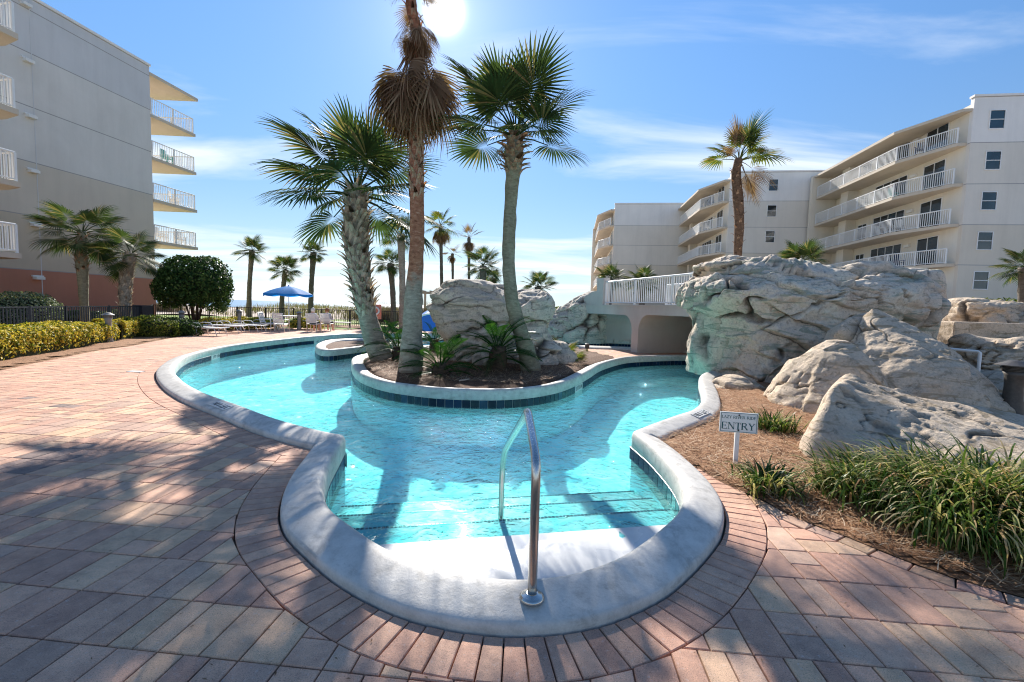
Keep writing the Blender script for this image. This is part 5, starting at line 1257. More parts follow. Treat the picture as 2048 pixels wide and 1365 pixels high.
cycad(995, 745, .08, .62, 1.25, 'tallest cycad with a thick dark trunk in front of the island rock', 30, 1, tr=.19)
cycad(880, 752, .08, .28, 1.1, 'low cycad right of the tall skirted palm trunk', 26, 2, tr=.17)
cycad(797, 722, .08, .38, 1.15, 'cycad between the booted palm and the tall skirted palm', 28, 3, tr=.16)
cycad(765, 697, .08, .35, 1.15, 'cycad behind the booted palm near the life ring post', 24, 4)
cycad(868, 703, .08, .4, .95, 'cycad at the left foot of the tall mushroom rock', 22, 5)
g = gp(1128, 722, .08); t = empty('fan_palm_seedling', g, 0, 'small bright yellow green fan palm at the foot of the grey rock', 'palm'); crown(t, Vector((0, 0, .02)), 11, FRY, .5, 80, 25, seed=3)

# ================================================================ LEAFY SHRUBS
def leaf_quads(P, Nn, size, asp=.55, rs=None, tilt=.9):
    """one folded leaf per point, facing roughly outwards"""
    n = len(P); rs = rs or np.random.RandomState(1); D = Nn+rs.randn(n, 3)*tilt*.6; D /= np.linalg.norm(D, axis=1)[:, None]
    A = np.cross(D, rs.randn(n, 3)); A /= np.linalg.norm(A, axis=1)[:, None]+1e-9; B = np.cross(D, A); s_ = size*(.7+.6*rs.rand(n))[:, None]
    a, b_ = A*s_, B*s_*asp; V = np.stack([P-a, P+b_*.9-a*.1+D*s_*.18, P+a, P-b_*.9-a*.1+D*s_*.18], 1).reshape(-1, 3)
    i = np.arange(n)*4; return V, np.stack([i, i+1, i+2, i+3], 1)
def blob_points(n, rad, rs, amp=.18, sc=1.6, lo=.72, zmin=-1.0):
    D = rs.randn(n*2, 3); D /= np.linalg.norm(D, axis=1)[:, None]; D = D[D[:, 2] > zmin][:n]
    f = 1+fbm(D*sc+rad[0]*3, 3, 4)*amp*2.4; r_ = (lo+(1.04-lo)*rs.rand(len(D))**.5)*f
    return D*np.array(rad)*r_[:, None], D
def shrub(name, loc, rad, n, size, mat, label, seed, cat='shrub', group=None, core='shrub_core', stems=None, zc=None, amp=.18, zmin=-.6, corescale=.74):
    rs = np.random.RandomState(seed); t = empty(name, loc, 0, label, cat, group); zc = rad[2]*.75 if zc is None else zc
    P, D = blob_points(n, rad, rs, amp, zmin=zmin); V, Fc = leaf_quads(P+np.array([0, 0, zc]), D, size, rs=rs); obj('crown', npmesh('crown', V, Fc, mat), t)
    if stems:
        for k in range(stems):
            a = k*2.4; r_ = rad[0]*.55*random.uniform(.3, 1); MB().tube([(math.cos(a)*.08, math.sin(a)*.08, -.05), (math.cos(a)*r_*.4, math.sin(a)*r_*.4, zc*.45), (math.cos(a)*r_, math.sin(a)*r_, zc*1.1)], [.05, .035, .015], 6).build('stem', 'bark_dark', t, smooth=True)
    if corescale:  # solid core added inside, its dark colour standing for shade among the leaves
        bm = bmesh.new(); bmesh.ops.create_icosphere(bm, subdivisions=3, radius=1); me = bpy.data.meshes.new('dark_core'); 
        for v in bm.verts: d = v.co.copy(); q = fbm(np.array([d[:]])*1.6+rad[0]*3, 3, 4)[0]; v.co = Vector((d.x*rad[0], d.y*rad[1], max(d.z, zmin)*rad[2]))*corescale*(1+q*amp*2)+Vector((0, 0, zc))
        bm.to_mesh(me); bm.free(); me.materials.append(MATS[core]); obj('dark_core', me, t)
    return t
def Gd(px, Y): return (yp(px, 600, Y).x, Y, 0)
s_ = shrub('round_shrub', Gd(389, 23.5), (1.68, 1.6, 1.5), 9500, .085, 'shrub_dark', 'large round glossy dark green shrub trimmed to a dome beside the fence', 1, stems=11, zc=2.25, zmin=-.75, amp=.15, corescale=.68)
shrub('clipped_shrub', Gd(40, 18.5), (1.35, 1.3, .95), 6000, .05, 'hedge_variegated', 'pale variegated shrub clipped to a ball behind the left fence', 2, zc=.75, amp=.05)
shrub('clipped_shrub', Gd(240, 23), (1.0, .8, .5), 2500, .05, 'hedge_variegated', 'small pale clipped shrub at the foot of the shorter palm', 3, zc=.45, amp=.06)
shrub('green_bush', Gd(350, 19.6), (.95, .8, .45), 3200, .045, 'shrub_dark', 'low dark green bush between the yellow hedge and the loungers', 4, zc=.3)
shrub('green_bush', Gd(300, 18.6), (.9, .8, .5), 3200, .045, 'sea_grape', 'low yellow green bush at the right end of the yellow hedge', 5, zc=.32)
for k, (px, Y, w_, lb) in enumerate(((432, 24.0, 1.1, 'left of the second bollard'), (478, 24.8, .8, 'around the second bollard'), (520, 25.6, 1.0, 'behind the slatted chairs'), (610, 26.4, 1.0, 'left of the seated people'))):
    shrub('yellow_bush', Gd(px, Y), (w_, .6, .38), 2600, .05, 'hedge_yellow', 'low yellow green clipped bush '+lb, 10+k, zc=.28, group='yellow bushes along the fence', core='hedge_core')
def hedge(name, pa_, pb_, hw, h, n, size, mat, label, seed, core='hedge_core', cat='hedge', wob=.12):
    """long clipped hedge from pa_ to pb_"""
    rs = np.random.RandomState(seed); a, b_ = np.array(pa_[:2]), np.array(pb_[:2]); d = b_-a; Ln = np.hypot(*d); u = d/Ln; v = np.array([-u[1], u[0]])
    s_ = rs.rand(n)*Ln; side = rs.rand(n); per = rs.rand(n); th = per*PI; x = np.cos(th); z = np.sin(th); ex = .35
    X = np.sign(x)*np.abs(x)**ex*hw; Z = np.abs(z)**ex*h; NN = np.stack([x, z], 1)
    f = 1+fbm(np.c_[s_*1.1, X, Z], 3, seed)*wob*2; X *= f; Z *= f; dep = 1-.18*rs.rand(n)**2
    P = np.c_[a[0]+u[0]*s_+v[0]*X*dep, a[1]+u[1]*s_+v[1]*X*dep, Z*dep]; D = np.c_[v[0]*x, v[1]*x, z]
    t = empty(name, (*((a+b_)/2), 0), 0, label, cat); c0 = np.array([*((a+b_)/2), 0]); V, Fc = leaf_quads(P-c0, D, size, rs=rs); obj('foliage', npmesh('foliage', V, Fc, mat), t)
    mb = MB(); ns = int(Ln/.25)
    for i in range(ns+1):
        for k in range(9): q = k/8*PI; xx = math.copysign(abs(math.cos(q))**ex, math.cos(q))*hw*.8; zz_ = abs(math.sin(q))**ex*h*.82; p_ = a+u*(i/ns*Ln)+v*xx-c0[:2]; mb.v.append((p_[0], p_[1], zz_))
    mb.f = [(i*9+k, (i+1)*9+k, (i+1)*9+k+1, i*9+k+1) for i in range(ns) for k in range(8)]; mb.build('dark_core', core, t)  # added dark core, painted-in shade behind the hedge leaves
    return t
h0, h1, h2 = gp(-120, 735), gp(205, 688), gp(318, 671)
d_ = Vector((-.5, .45, 0))
hedge('clipped_hedge', gp(-160, 748)+d_, gp(206, 686)+d_, .58, .72, 22000, .045, 'hedge_yellow', 'long clipped yellow green hedge in the left foreground before the bollard', 3)
hedge('clipped_hedge', gp(222, 684)+d_, gp(322, 667)+d_, .5, .72, 11000, .045, 'hedge_yellow', 'short clipped yellow green hedge right of the first bollard', 4)
hedge('dark_hedge', Gd(-60, 22.0), Gd(205, 24.0), .5, .75, 7000, .06, 'shrub_dark', 'dark green hedge along the foot of the left building', 5, core='shrub_core')
shrub('green_bush', Gd(1608, 13.2)[:2]+(2.55,), (.75, .5, .28), 1500, .06, 'sea_grape', 'round leaved yellow green bush on top of the overhanging boulder', 21, zc=.1, corescale=.55)
shrub('green_bush', Gd(1975, 17.5)[:2]+(1.3,), (1.5, .9, .55), 4000, .06, 'sea_grape', 'dense green bush at the right edge above the stone block', 22, zc=.55)
shrub('green_bush', Gd(2050, 16.0)[:2]+(1.1,), (1.2, .9, .5), 3500, .06, 'sea_grape', 'green bush cut by the right picture edge above the rocks', 23, zc=.5)
for k, (px, Y, z, w_, lb) in enumerate(((1112, 34, .6, 1.0, 'right of the island rock'), (1160, 33, .9, 1.1, 'left of the bridge parapet'))): shrub('green_bush', Gd(px, Y)[:2]+(z-.2,), (w_, .8, .8), 1800, .09, 'sea_grape', 'small round yellow green bush '+lb, 30+k, zc=.5)
# dune vegetation and dry brush
def strands(name, pts, h, wd, mat, label=None, lean=.3, kind='stuff', parent=None, seg=2, cat=None, seed=5):
    rs = np.random.RandomState(seed); n = len(pts); ph = rs.rand(n)*2*PI; hh = h*(.6+.7*rs.rand(n)); ln = lean*(.3+rs.rand(n)); w_ = wd*(.7+.6*rs.rand(n))
    d = np.c_[np.cos(ph), np.sin(ph), ph*0]; s_ = np.c_[-np.sin(ph), np.cos(ph), ph*0]*w_[:, None]*.5; up = np.array([0, 0, 1.0])
    rows = []
    for k in range(seg+1):
        t = k/seg; c = pts+up*(hh*t*(1-.25*ln*t))[:, None]+d*(hh*ln*t*t)[:, None]; q = s_*(1-t*.9); rows += [c-q, c+q]
    V = np.stack(rows, 1).reshape(-1, 3); m_ = 2*(seg+1); i = np.arange(n)*m_; Fc = np.concatenate([np.stack([i+2*k, i+2*k+1, i+2*k+3, i+2*k+2], 1) for k in range(seg)])
    return obj(name, npmesh(name, V, Fc, mat), parent, kind=kind, label=label, cat=cat)
rs = np.random.RandomState(2); n = 16000; X = rs.uniform(-32, 16, n); Y = rs.uniform(45, 66, n); Z = np.interp(Y, [43.5, 50, 60, 75], [-.05, .1, .75, .3])
keep = fbm(np.c_[X*.25, Y*.25, X*0], 3, 6) > -.12; strands('dune_grass', np.c_[X, Y, Z][keep], .75, .06, 'dune_grass', lean=.5)
for k, (px, Y, w_, h_, lb) in enumerate(((760, 38, 2.2, 1.1, 'behind the life ring post'), (845, 40, 2.6, 1.3, 'between the two thin background trunks'), (320, 50, 2.5, .9, 'at the foot of the left building corner'))):
    n = 2200; c = np.array(Gd(px, Y)); q = c+rs.randn(n, 3)*np.array([w_*.5, .6, 0]); q[:, 2] = rs.rand(n)*h_*.5
    strands('dry_bush', q, h_, .035, 'dry_brush', 'bare brown twiggy bush '+lb, lean=.6, kind=None, cat='bush', seed=60+k)

# ================================================================ STRAP GRASS AND STRAW
def clump(px, py, n, h, spread, label, seed, wd=.0125, rad=.12, bias=(0, 0)):
    rs = np.random.RandomState(seed); c = gp(px, py); base = rs.randn(n, 2)*rad; base = np.c_[base, np.zeros(n)]
    r_ = np.linalg.norm(base[:, :2], axis=1)[:, None]+1e-6; dr = base[:, :2]/r_*.7+rs.randn(n, 2)*.5+np.array(bias); dr /= np.linalg.norm(dr, axis=1)[:, None]+1e-6; d = np.c_[dr, np.zeros(n)]; s_ = np.c_[-dr[:, 1], dr[:, 0], np.zeros(n)]
    ln = h*(.55+.65*rs.rand(n)); ben = (.5+.9*rs.rand(n))*spread; el0 = R(86)-np.abs(rs.randn(n))*.25; rows = []; p_ = base.copy(); seg = 7; el = el0
    for k in range(seg+1):
        t = k/seg; q = s_*(wd*.5*(1-t**3*.95)*(.5+1.0*min(1, t*4)))*1.0; rows += [p_-q, p_+q]
        st = (ln/seg)[:, None]; p_ = p_+(d*np.cos(el)[:, None]+np.array([0, 0, 1])*np.sin(el)[:, None])*st; el = el-ben*1.9/seg*(.35+1.4*t); p_[:, 2] = np.maximum(p_[:, 2], .012+rs.rand(n)*.02)
    V = np.stack(rows, 1).reshape(-1, 3); m_ = 2*(seg+1); i = np.arange(n)*m_; Fc = np.concatenate([np.stack([i+2*k, i+2*k+1, i+2*k+3, i+2*k+2], 1) for k in range(seg)])
    t = obj('strap_grass', npmesh('strap_grass', V, Fc, 'lily_grass', True), loc=c, label=label, cat='grass clump', group='strap leaved grass clumps in the bed'); return t
clump(1535, 985, 330, .30, 1.3, 'small green clump at the foot of the entry sign', 1, rad=.09)
clump(1545, 862, 300, .33, 1.2, 'clump between the entry sign and the tan boulders', 2, rad=.12)
clump(1735, 1005, 640, .52, 1.25, 'green clump at the middle before the slab boulder', 3, rad=.14)
clump(1860, 1030, 1150, .62, 1.4, 'yellow tipped clump before the slab boulder at right', 4, rad=.16)
clump(1985, 1060, 1700, .74, 1.5, 'biggest dense clump drooping over the paver border', 5, rad=.2, bias=(-.1, -.6))
clump(2110, 1100, 1300, .72, 1.5, 'dense clump cut by the right picture edge', 6, rad=.2, bias=(-.1, -.5))
clump(1915, 1085, 650, .58, 1.6, 'low clump nearest the paver border', 8, rad=.13, bias=(-.2, -.6))
clump(1655, 985, 120, .22, 1.3, 'thin sparse clump in the straw left of the green clump', 7, rad=.1)
# loose needles
rs = np.random.RandomState(9); n = 46000; lo, hi = np.array([1.0, 2.1]), np.array([8.0, 9.5]); u = rs.rand(n, 2); P = lo+u*(hi-lo); P = P[(rs.rand(len(P)) < np.clip(5.2/P[:, 1], 0, 1)**1.2)]
ins = np.zeros(len(P), bool)
for k in range(0, len(P), 8000): ins[k:k+8000] = inside(bed_r, P[k:k+8000])
P = P[ins]
def needles(name, P, z, seed, L0=.07):
    rs = np.random.RandomState(seed); n = len(P); ph = rs.rand(n)*2*PI; l = L0*(.5+rs.rand(n)); d = np.c_[np.cos(ph), np.sin(ph), rs.randn(n)*.18]; s_ = np.c_[-np.sin(ph), np.cos(ph), ph*0]*.0022; c = np.c_[P, z+.012+rs.rand(n)*.03]
    b_ = s_*rs.randn(n)[:, None]*5; V = np.stack([c-d*l[:, None]-s_, c-d*l[:, None]+s_, c+b_+s_, c+b_-s_, c+d*l[:, None]+s_, c+d*l[:, None]-s_], 1).reshape(-1, 3); i = np.arange(n)*6
    return obj(name, npmesh(name, V, np.concatenate([np.stack([i, i+1, i+2, i+3], 1), np.stack([i+3, i+2, i+4, i+5], 1)]), 'straw_needle'), kind='stuff')
nb = np.array([near(bed_r, q)[0] for q in P[::1]]) if False else None
Zb = .008+np.clip(fbm(np.c_[P*1.5, P[:, :1]*0], 4, 2), -1, 1)*.05+.02
needles('loose_pine_straw', P, Zb, 3)
n = 9000; P = np.c_[rs.uniform(-4.2, 2.5, n), rs.uniform(8.8, 13, n)]; P = P[inside(pen, P)]; needles('island_pine_straw', P, .13+fbm(np.c_[P*1.2, P[:, :1]*0], 4, 2)*.05, 4, .08)
# ================================================================ SIGN
g = gp(1470, 932); t = empty('entry_sign', g, 0, 'white sign lettered LAZY RIVER RIDE ENTRY on a white wooden post', 'sign')
t.rotation_euler = (0, 0, R(-12))
MB().box((0, 0, .19), (.021, .017, .23)).build('post', 'white_sign', t)
bdp = MB().box((0, -.026, .5), (.115, .006, .075)).build('board', 'white_sign', t)
def strip(x0, x1, z0, z1, y=-.0335): return MB().box(((x0+x1)/2, y, (z0+z1)/2), (abs(x1-x0)/2, .0012, abs(z1-z0)/2))
bo = MB()
for a in ((-.109, .109, .567, .5695), (-.109, .109, .4305, .433), (-.109, -.1065, .433, .567), (.1065, .109, .433, .567)): bo.v, bo.f = bo.v, bo.f; q = strip(*a); bo.add(q.v, q.f)
bo.build('border', 'sign_ink', bdp)
# serifed capitals drawn as strokes : units of letter height
LET = {'E': (.72, [(0, 0, 0, 1, .16), (0, 1, .62, 1, .07), (0, .52, .48, .52, .07), (0, 0, .66, 0, .07), (.62, 1, .62, .82, .05), (.66, 0, .66, .2, .05), (.48, .62, .48, .42, .05)]),
       'N': (.92, [(0.06, 0, .06, 1, .06), (.06, 1, .8, 0, .15), (.8, 0, .8, 1, .06), (-.06, 0, .2, 0, .05), (-.06, 1, .12, 1, .05), (.66, 1, .94, 1, .05)]),
       'T': (.78, [(.36, 0, .36, 1, .16), (0, 1, .72, 1, .07), (0, 1, 0, .8, .05), (.72, 1, .72, .8, .05), (.2, 0, .52, 0, .05)]),
       'R': (.86, [(.05, 0, .05, 1, .16), (.05, 1, .45, 1, .07), (.45, 1, .58, .9, .1), (.58, .9, .58, .64, .13), (.58, .64, .42, .52, .1), (.05, .52, .42, .52, .07), (.34, .52, .78, 0, .15), (-.08, 0, .2, 0, .05), (.66, 0, .86, 0, .05)]),
       'Y': (.84, [(.04, 1, .4, .48, .15), (.76, 1, .4, .48, .07), (.4, .5, .4, 0, .15), (-.06, 1, .2, 1, .05), (.6, 1, .86, 1, .05), (.26, 0, .54, 0, .05)]),
       'L': (.66, [(.05, 0, .05, 1, .16), (-.06, 1, .2, 1, .05), (0, 0, .56, 0, .07), (.56, 0, .56, .2, .05)]),
       'A': (.86, [(0, 0, .38, 1, .07), (.38, 1, .76, 0, .15), (.14, .36, .62, .36, .06), (-.1, 0, .14, 0, .05), (.62, 0, .9, 0, .05)]),
       'Z': (.74, [(.04, 1, .62, 1, .07), (.62, 1, .02, 0, .15), (.02, 0, .66, 0, .07), (.04, 1, .04, .82, .05), (.66, 0, .66, .2, .05)]),
       'I': (.34, [(.1, 0, .1, 1, .16), (-.04, 0, .24, 0, .05), (-.04, 1, .24, 1, .05)]),
       'V': (.86, [(.0, 1, .38, 0, .15), (.76, 1, .38, 0, .07), (-.1, 1, .16, 1, .05), (.62, 1, .9, 1, .05)]),
       'D': (.9, [(.05, 0, .05, 1, .16), (0, 1, .4, 1, .07), (.4, 1, .68, .78, .1), (.68, .78, .72, .5, .14), (.72, .5, .68, .22, .14), (.68, .22, .4, 0, .1), (0, 0, .4, 0, .07)]), ' ': (.4, [])}
def serif_text(s_, h, cx_, z0, y, mat, name, parent, maxw):
    wtot = sum(LET[c][0] for c in s_)+.14*(len(s_)-1); k = min(1, maxw/(wtot*h)); mb = MB(); x = cx_-wtot*h*k/2
    for c in s_:
        w_, st = LET[c]
        for x0, y0, x1, y1, th in st:
            a = Vector((x+x0*h*k, z0+y0*h)); b_ = Vector((x+x1*h*k, z0+y1*h)); d = (b_-a); l = d.length; d.normalize(); n_ = Vector((-d.y, d.x))*th*h*.5; a -= d*.02*h; b_ += d*.02*h
            p4 = [a-n_, b_-n_, b_+n_, a+n_]; mb.add([(p_.x, y, p_.y) for p_ in p4]+[(p_.x, y+.0014, p_.y) for p_ in p4], [(0, 1, 2, 3), (7, 6, 5, 4), (0, 4, 5, 1), (1, 5, 6, 2), (2, 6, 7, 3), (3, 7, 4, 0)])
        x += (w_+.14)*h*k
    return mb.build(name, mat, parent)
serif_text('LAZY RIVER RIDE', .020, 0, .529, -.0335, 'sign_ink', 'small_lettering', bdp, .205)
serif_text('ENTRY', .048, 0, .450, -.0335, 'sign_ink', 'large_lettering', bdp, .195)
bdp.scale = (1.6, 1, 1.42); bdp.location = (0, 0, .47-.5*1.42)
for z in (.55, .39): MB().lathe((0, 0, 0), [(.0, -.004), (.006, -.003), (.009, .002), (.009, .004)], 10).build('bolt', 'bronze', t).matrix_local = Matrix.Translation((0, -.036, z)) @ Matrix.Rotation(PI/2, 4, 'X')

# ================================================================ STAINLESS HANDRAIL
hb = gp(1064, 1195, .10); hr = empty('pool_handrail', (hb.x, hb.y, 0), 0, 'bent stainless steel handrail rising from the coping over the steps', 'handrail')
far_b = gp(1002, 1030, -.25)-Vector((hb.x, hb.y, 0)); fx, fy = far_b.x, far_b.y
tp = [Vector((0, 0, .09)), Vector((0, 0, .5)), Vector((0.0, .0, .74)), Vector((0, .03, .81)), Vector((-.01, .12, .87)), Vector((-.03, .40, .965)), Vector((-.035, .48, .97)), Vector((-.05, .56, .91)), Vector((fx*.62, fy*.66, .62)), Vector((fx*.9, fy*.88, .40)), Vector((fx*.97, fy*.95, .26)), Vector((fx, fy*.97, .1)), Vector((fx, fy*.97, -.42))]
P1 = []
for a, b_ in zip(tp, tp[1:]):
    for k in range(4): P1.append(a.lerp(b_, k/4))
P1.append(tp[-1])
for _ in range(2): P1 = [P1[0]]+[(P1[i-1]+P1[i]*2+P1[i+1])/4 for i in range(1, len(P1)-1)]+[P1[-1]]
MB().tube(P1, .0245, 20).build('rail_tube', 'steel', hr, smooth=True)
MB().lathe((0, 0, .092), [(.062, 0), (.066, .006), (.064, .016), (.05, .026), (.034, .03), (.03, .034), (.027, .034)], 28).build('base_flange', 'steel', hr, smooth=True)

# ================================================================ BOLLARDS
def bollard(loc, h, label, mat='bollard_grey', w_=.13):
    t = empty('bollard_light', loc, 0, label, 'bollard light', 'bollard lights')
    MB().lathe((0, 0, 0), [(w_*.95, 0), (w_*.9, h*.05), (w_*.72, h*.35), (w_*.66, h*.55), (w_*.72, h*.74), (w_*.9, h*.82)], 20).build('post', mat, t, smooth=True)
    MB().lathe((0, 0, 0), [(w_*.8, h*.82), (w_*.8, h*.9)], 16).build('louvre_ring', 'bronze', t)
    for k in range(3): MB().lathe((0, 0, 0), [(w_*.75, h*(.832+k*.022)), (w_*1.02, h*(.83+k*.022)), (w_*1.02, h*(.838+k*.022)), (w_*.75, h*(.842+k*.022))], 18).build('louvre', mat, t)
    MB().lathe((0, 0, 0), [(w_*.75, h*.905), (w_*1.42, h*.905), (w_*1.42, h*.92), (w_*1.0, h*.95), (w_*.5, h*.99), (.01, h)], 22).build('cap', mat, t, smooth=False)
    return t
bollard(gp(218, 686), 1.05, 'grey bollard light standing in the gap of the yellow hedge')
bollard(Gd(362, 20.6), 1.05, 'grey bollard light beside the round shrub')
bollard(Gd(478, 24.2), 1.1, 'grey bollard light behind the white loungers')
bollard(Gd(598, 25.8), 1.05, 'grey bollard light left of the seated people')
bollard(Vector((yp(2020, 840, 7.3).x, 7.3, 0)), .98, 'dark bronze bollard light with a wide cap at the far right', 'bronze', .17)
# spot light on the island
q = gp(1174, 703, .08); t = empty('spot_light', q, 0, 'small dark landscape spot light in the island straw', 'light'); MB().lathe((0, 0, 0), [(.03, 0), (.03, .12)], 8).build('stake', 'bronze', t); MB().lathe((0, 0, .1), [(.06, 0), (.08, .02), (.08, .17), (.06, .18)], 12).build('lamp_head', 'bronze', t)
q = gp(928, 764, .11); MB().tube([(-.1, 0, .02), (0, .02, .03), (.1, .05, .05)], [.014, .016, .012], 6).build('stick', 'wood_grey', label='short pale stick lying in the island straw near the coping', cat='stick', loc=q)

# ================================================================ FENCES
def fence(pts, h, label, mat, bal=.11, post=2.0, name='metal_fence', br=.011):
    t = empty(name, (0, 0, 0), 0, label, 'fence'); bb = MB()
    for a, b_ in zip(pts, pts[1:]):
        a, b_ = Vector(a[:2]), Vector(b_[:2]); d = b_-a; Ln = d.length; rz = math.atan2(d.y, d.x); c = (a+b_)/2
        for z in (h-.02, .12): MB().box((c.x, c.y, z), (Ln/2, .02, .02), rz=rz).build('rail', mat, t)
        n = max(1, round(Ln/post))
        for k in range(n+1): q = a+d*k/n; MB().box((q.x, q.y, h/2+.01), (.032, .032, h/2+.01), rz=rz).build('post', mat, t)
        nb_ = int(Ln/bal)
        for k in range(nb_): q = a+d*(k+.5)/nb_; bb.box((q.x, q.y, h/2+.05), (br, br, h/2-.06), rz=rz)
    bb.build('pickets', mat, t, kind='stuff'); return t
fL = [(-14.5, 11.2), Gd(-30, 12.4)[:2], Gd(130, 15.6)[:2], Gd(285, 20.5)[:2]]
fence(fL, 1.22, 'dark blue metal picket fence behind the yellow hedge on the left', 'dark_fence', .13, 2.2, br=.014)
q = Gd(285, 20.5); MB().box((0, 0, .62), (.22, .3, .62)).build('gate_box', 'dark_fence', label='dark solid gate post box where the two fences meet', cat='gate post', loc=(q[0], q[1], 0))
fence([Gd(287, 20.8)[:2], Gd(305, 29.3)[:2], Gd(700, 29.3)[:2], Gd(870, 30.0)[:2], Gd(1000, 31)[:2]], 1.15, 'long black metal picket fence between the pool deck and the lawn', 'black_fence', .115, 1.9)

# ================================================================ POOL FURNITURE
def chaise(loc, rz, label, first=[None]):
    if first[0] is None:
        t = empty('sun_lounger', loc, rz); W2 = .31
        for y in (-W2, W2): MB().tube([(-1.0, y, .34), (-.3, y, .36), (.5, y, .33), (.98, y, .36)], .02, 6).build('side_rail', 'white_plastic', t, smooth=True)
        sl = MB(); n = 26
        for k in range(n): x = -.98+1.92*k/(n-1); z = .365+.02*math.sin((x+1)*2.2); MB().box((x, 0, z), (.033, W2-.01, .004)).build('strap', 'white_plastic', t)
        for x, dx in ((-.75, -.08), (-.1, .05), (.7, .1)):
            for y in (-W2, W2): MB().tube([(x, y, .34), (x+dx, y*1.04, .16), (x+dx*1.6, y*1.06, .0)], .018, 6).build('leg', 'white_plastic', t, smooth=True)
        for y in (-W2-.04, W2+.04): MB().tube([(-.5, y, .34), (-.45, y, .5), (-.3, y, .56), (.05, y, .55), (.16, y, .45), (.18, y, .34)], .018, 6).build('armrest', 'white_plastic', t, smooth=True)
        first[0] = t
    else: t = copy_tree(first[0]); t.location = loc; t.rotation_euler = (0, 0, rz)
    return tag(t, label, 'sun lounger', 'white sun loungers on the deck')
for px, py, rz, lb in ((407, 671, -.05, 'nearest white sun lounger, in front of the round shrub'), (447, 666, .1, 'second white sun lounger from the left behind the nearest one'), (492, 664, -.06, 'third white sun lounger, right of the two by the shrub'), (530, 660, .08, 'white sun lounger closest to the slatted armchairs')):
    chaise(gp(px, py), rz, lb)
def armchair(loc, rz, label, first=[None], group='white slatted armchairs on the deck'):
    if first[0] is None:
        t = empty('slatted_armchair', loc, rz)
        for k in range(6): MB().box((0, -.22+k*.085, .42-.004*k), (.25, .034, .01)).build('seat_slat', 'white_plastic', t)
        for k in range(6): MB().box((0, .27+k*.022, .5+k*.082), (.25, .01, .033)).build('back_slat', 'white_plastic', t)
        for x in (-.27, .27):
            MB().tube([(x, -.26, 0), (x, -.26, .6), (x, -.2, .64), (x, .22, .63), (x, .27, .6)], .022, 6).build('arm_frame', 'white_plastic', t, smooth=True)
            MB().tube([(x*.97, .2, 0), (x*.97, .25, .42), (x*.97, .4, .98)], .022, 6).build('back_leg', 'white_plastic', t, smooth=True)
            MB().tube([(x*.98, -.27, .41), (x*.98, .25, .39)], .02, 6).build('seat_rail', 'white_plastic', t)
        MB().tube([(-.26, .4, .97), (.26, .4, .97)], .02, 6).build('top_rail', 'white_plastic', t)
        first[0] = t
    else: t = copy_tree(first[0]); t.location = loc; t.rotation_euler = (0, 0, rz)
    return tag(t, label, 'armchair', group)
armchair(gp(536, 662), R(95), 'white slatted armchair seen from the side left of the table')
armchair(gp(563, 664), R(178), 'white slatted armchair with its back to us before the table')
c1 = gp(627, 663); c2 = gp(655, 662)
armchair(c1, R(180+2), 'white slatted armchair holding the white haired person'); armchair(c2, R(180-2), 'white slatted armchair holding the auburn haired person')
# their backs face us: rotate so that the backrest (+Y local) points to the camera
for q in (c1, c2): pass
tb = empty('patio_table', gp(578, 656), 0, 'white round patio table under the blue umbrella', 'table'); MB().lathe((0, 0, 0), [(.55, .70), (.6, .71), (.6, .73), (.55, .735)], 24).build('table_top', 'white_plastic', tb)
for a in range(4): q = a*PI/2+.6; MB().tube([(math.cos(q)*.42, math.sin(q)*.42, 0), (math.cos(q)*.4, math.sin(q)*.4, .7)], .03, 6).build('leg', 'white_plastic', tb)
st = empty('side_table', gp(684, 659), 0, 'low white side table right of the seated people', 'table'); MB().box((0, 0, .42), (.5, .25, .02)).build('table_top', 'white_plastic', st)
for x in (-.42, .42):
    for y in (-.2, .2): MB().tube([(x, y, .41), (x*1.1, y, .2), (x*1.05, y, 0)], .018, 6).build('leg', 'white_plastic', st)
# umbrella
ub = gp(578, 656); um = empty('patio_umbrella', (ub.x, ub.y, 0), 0, 'open bright blue patio umbrella with a scalloped valance', 'umbrella'); UR = 1.42; UZ = 2.05
mb = MB(); nseg = 8; sub = 6; rings = [0, .25, .5, .75, 1.0]; zs = [.46, .40, .30, .17, 0]
mb.v.append((0, 0, UZ+.47))
for r_, z in zip(rings[1:], zs[1:]):
    for k in range(nseg*sub):
        a = 2*PI*k/(nseg*sub); f = (k % sub)/sub; sag = math.sin(PI*f); rr_ = UR*r_*(1-.06*sag*r_); mb.v.append((rr_*math.cos(a), rr_*math.sin(a), UZ+z-.03*sag*r_))
m_ = nseg*sub
for k in range(m_): mb.f.append((0, 1+k, 1+(k+1) % m_))
for j in range(3):
    for k in range(m_): a = 1+j*m_; mb.f.append((a+k, a+m_+k, a+m_+(k+1) % m_, a+(k+1) % m_))
mb.build('canopy', 'umbrella_blue', um, smooth=True)
vl = MB()
for k in range(m_+1):
    a = 2*PI*k/m_; f = (k % sub)/sub; sag = math.sin(PI*f); rr_ = UR*(1-.06*sag); vl.v += [(rr_*math.cos(a), rr_*math.sin(a), UZ-.03*sag), (rr_*math.cos(a)*1.005, rr_*math.sin(a)*1.005, UZ-.03*sag-.10-.05*sag)]
vl.f = [(2*k, 2*k+1, 2*k+3, 2*k+2) for k in range(m_)]; vl.build('valance', 'umbrella_blue', um, smooth=True)
MB().tube([(0, 0, .0), (0, 0, UZ+.5)], .022, 8).build('pole', 'white_paint', um); MB().lathe((0, 0, UZ+.44), [(.03, 0), (.04, .05), (.01, .1)], 8).build('finial', 'umbrella_blue', um)
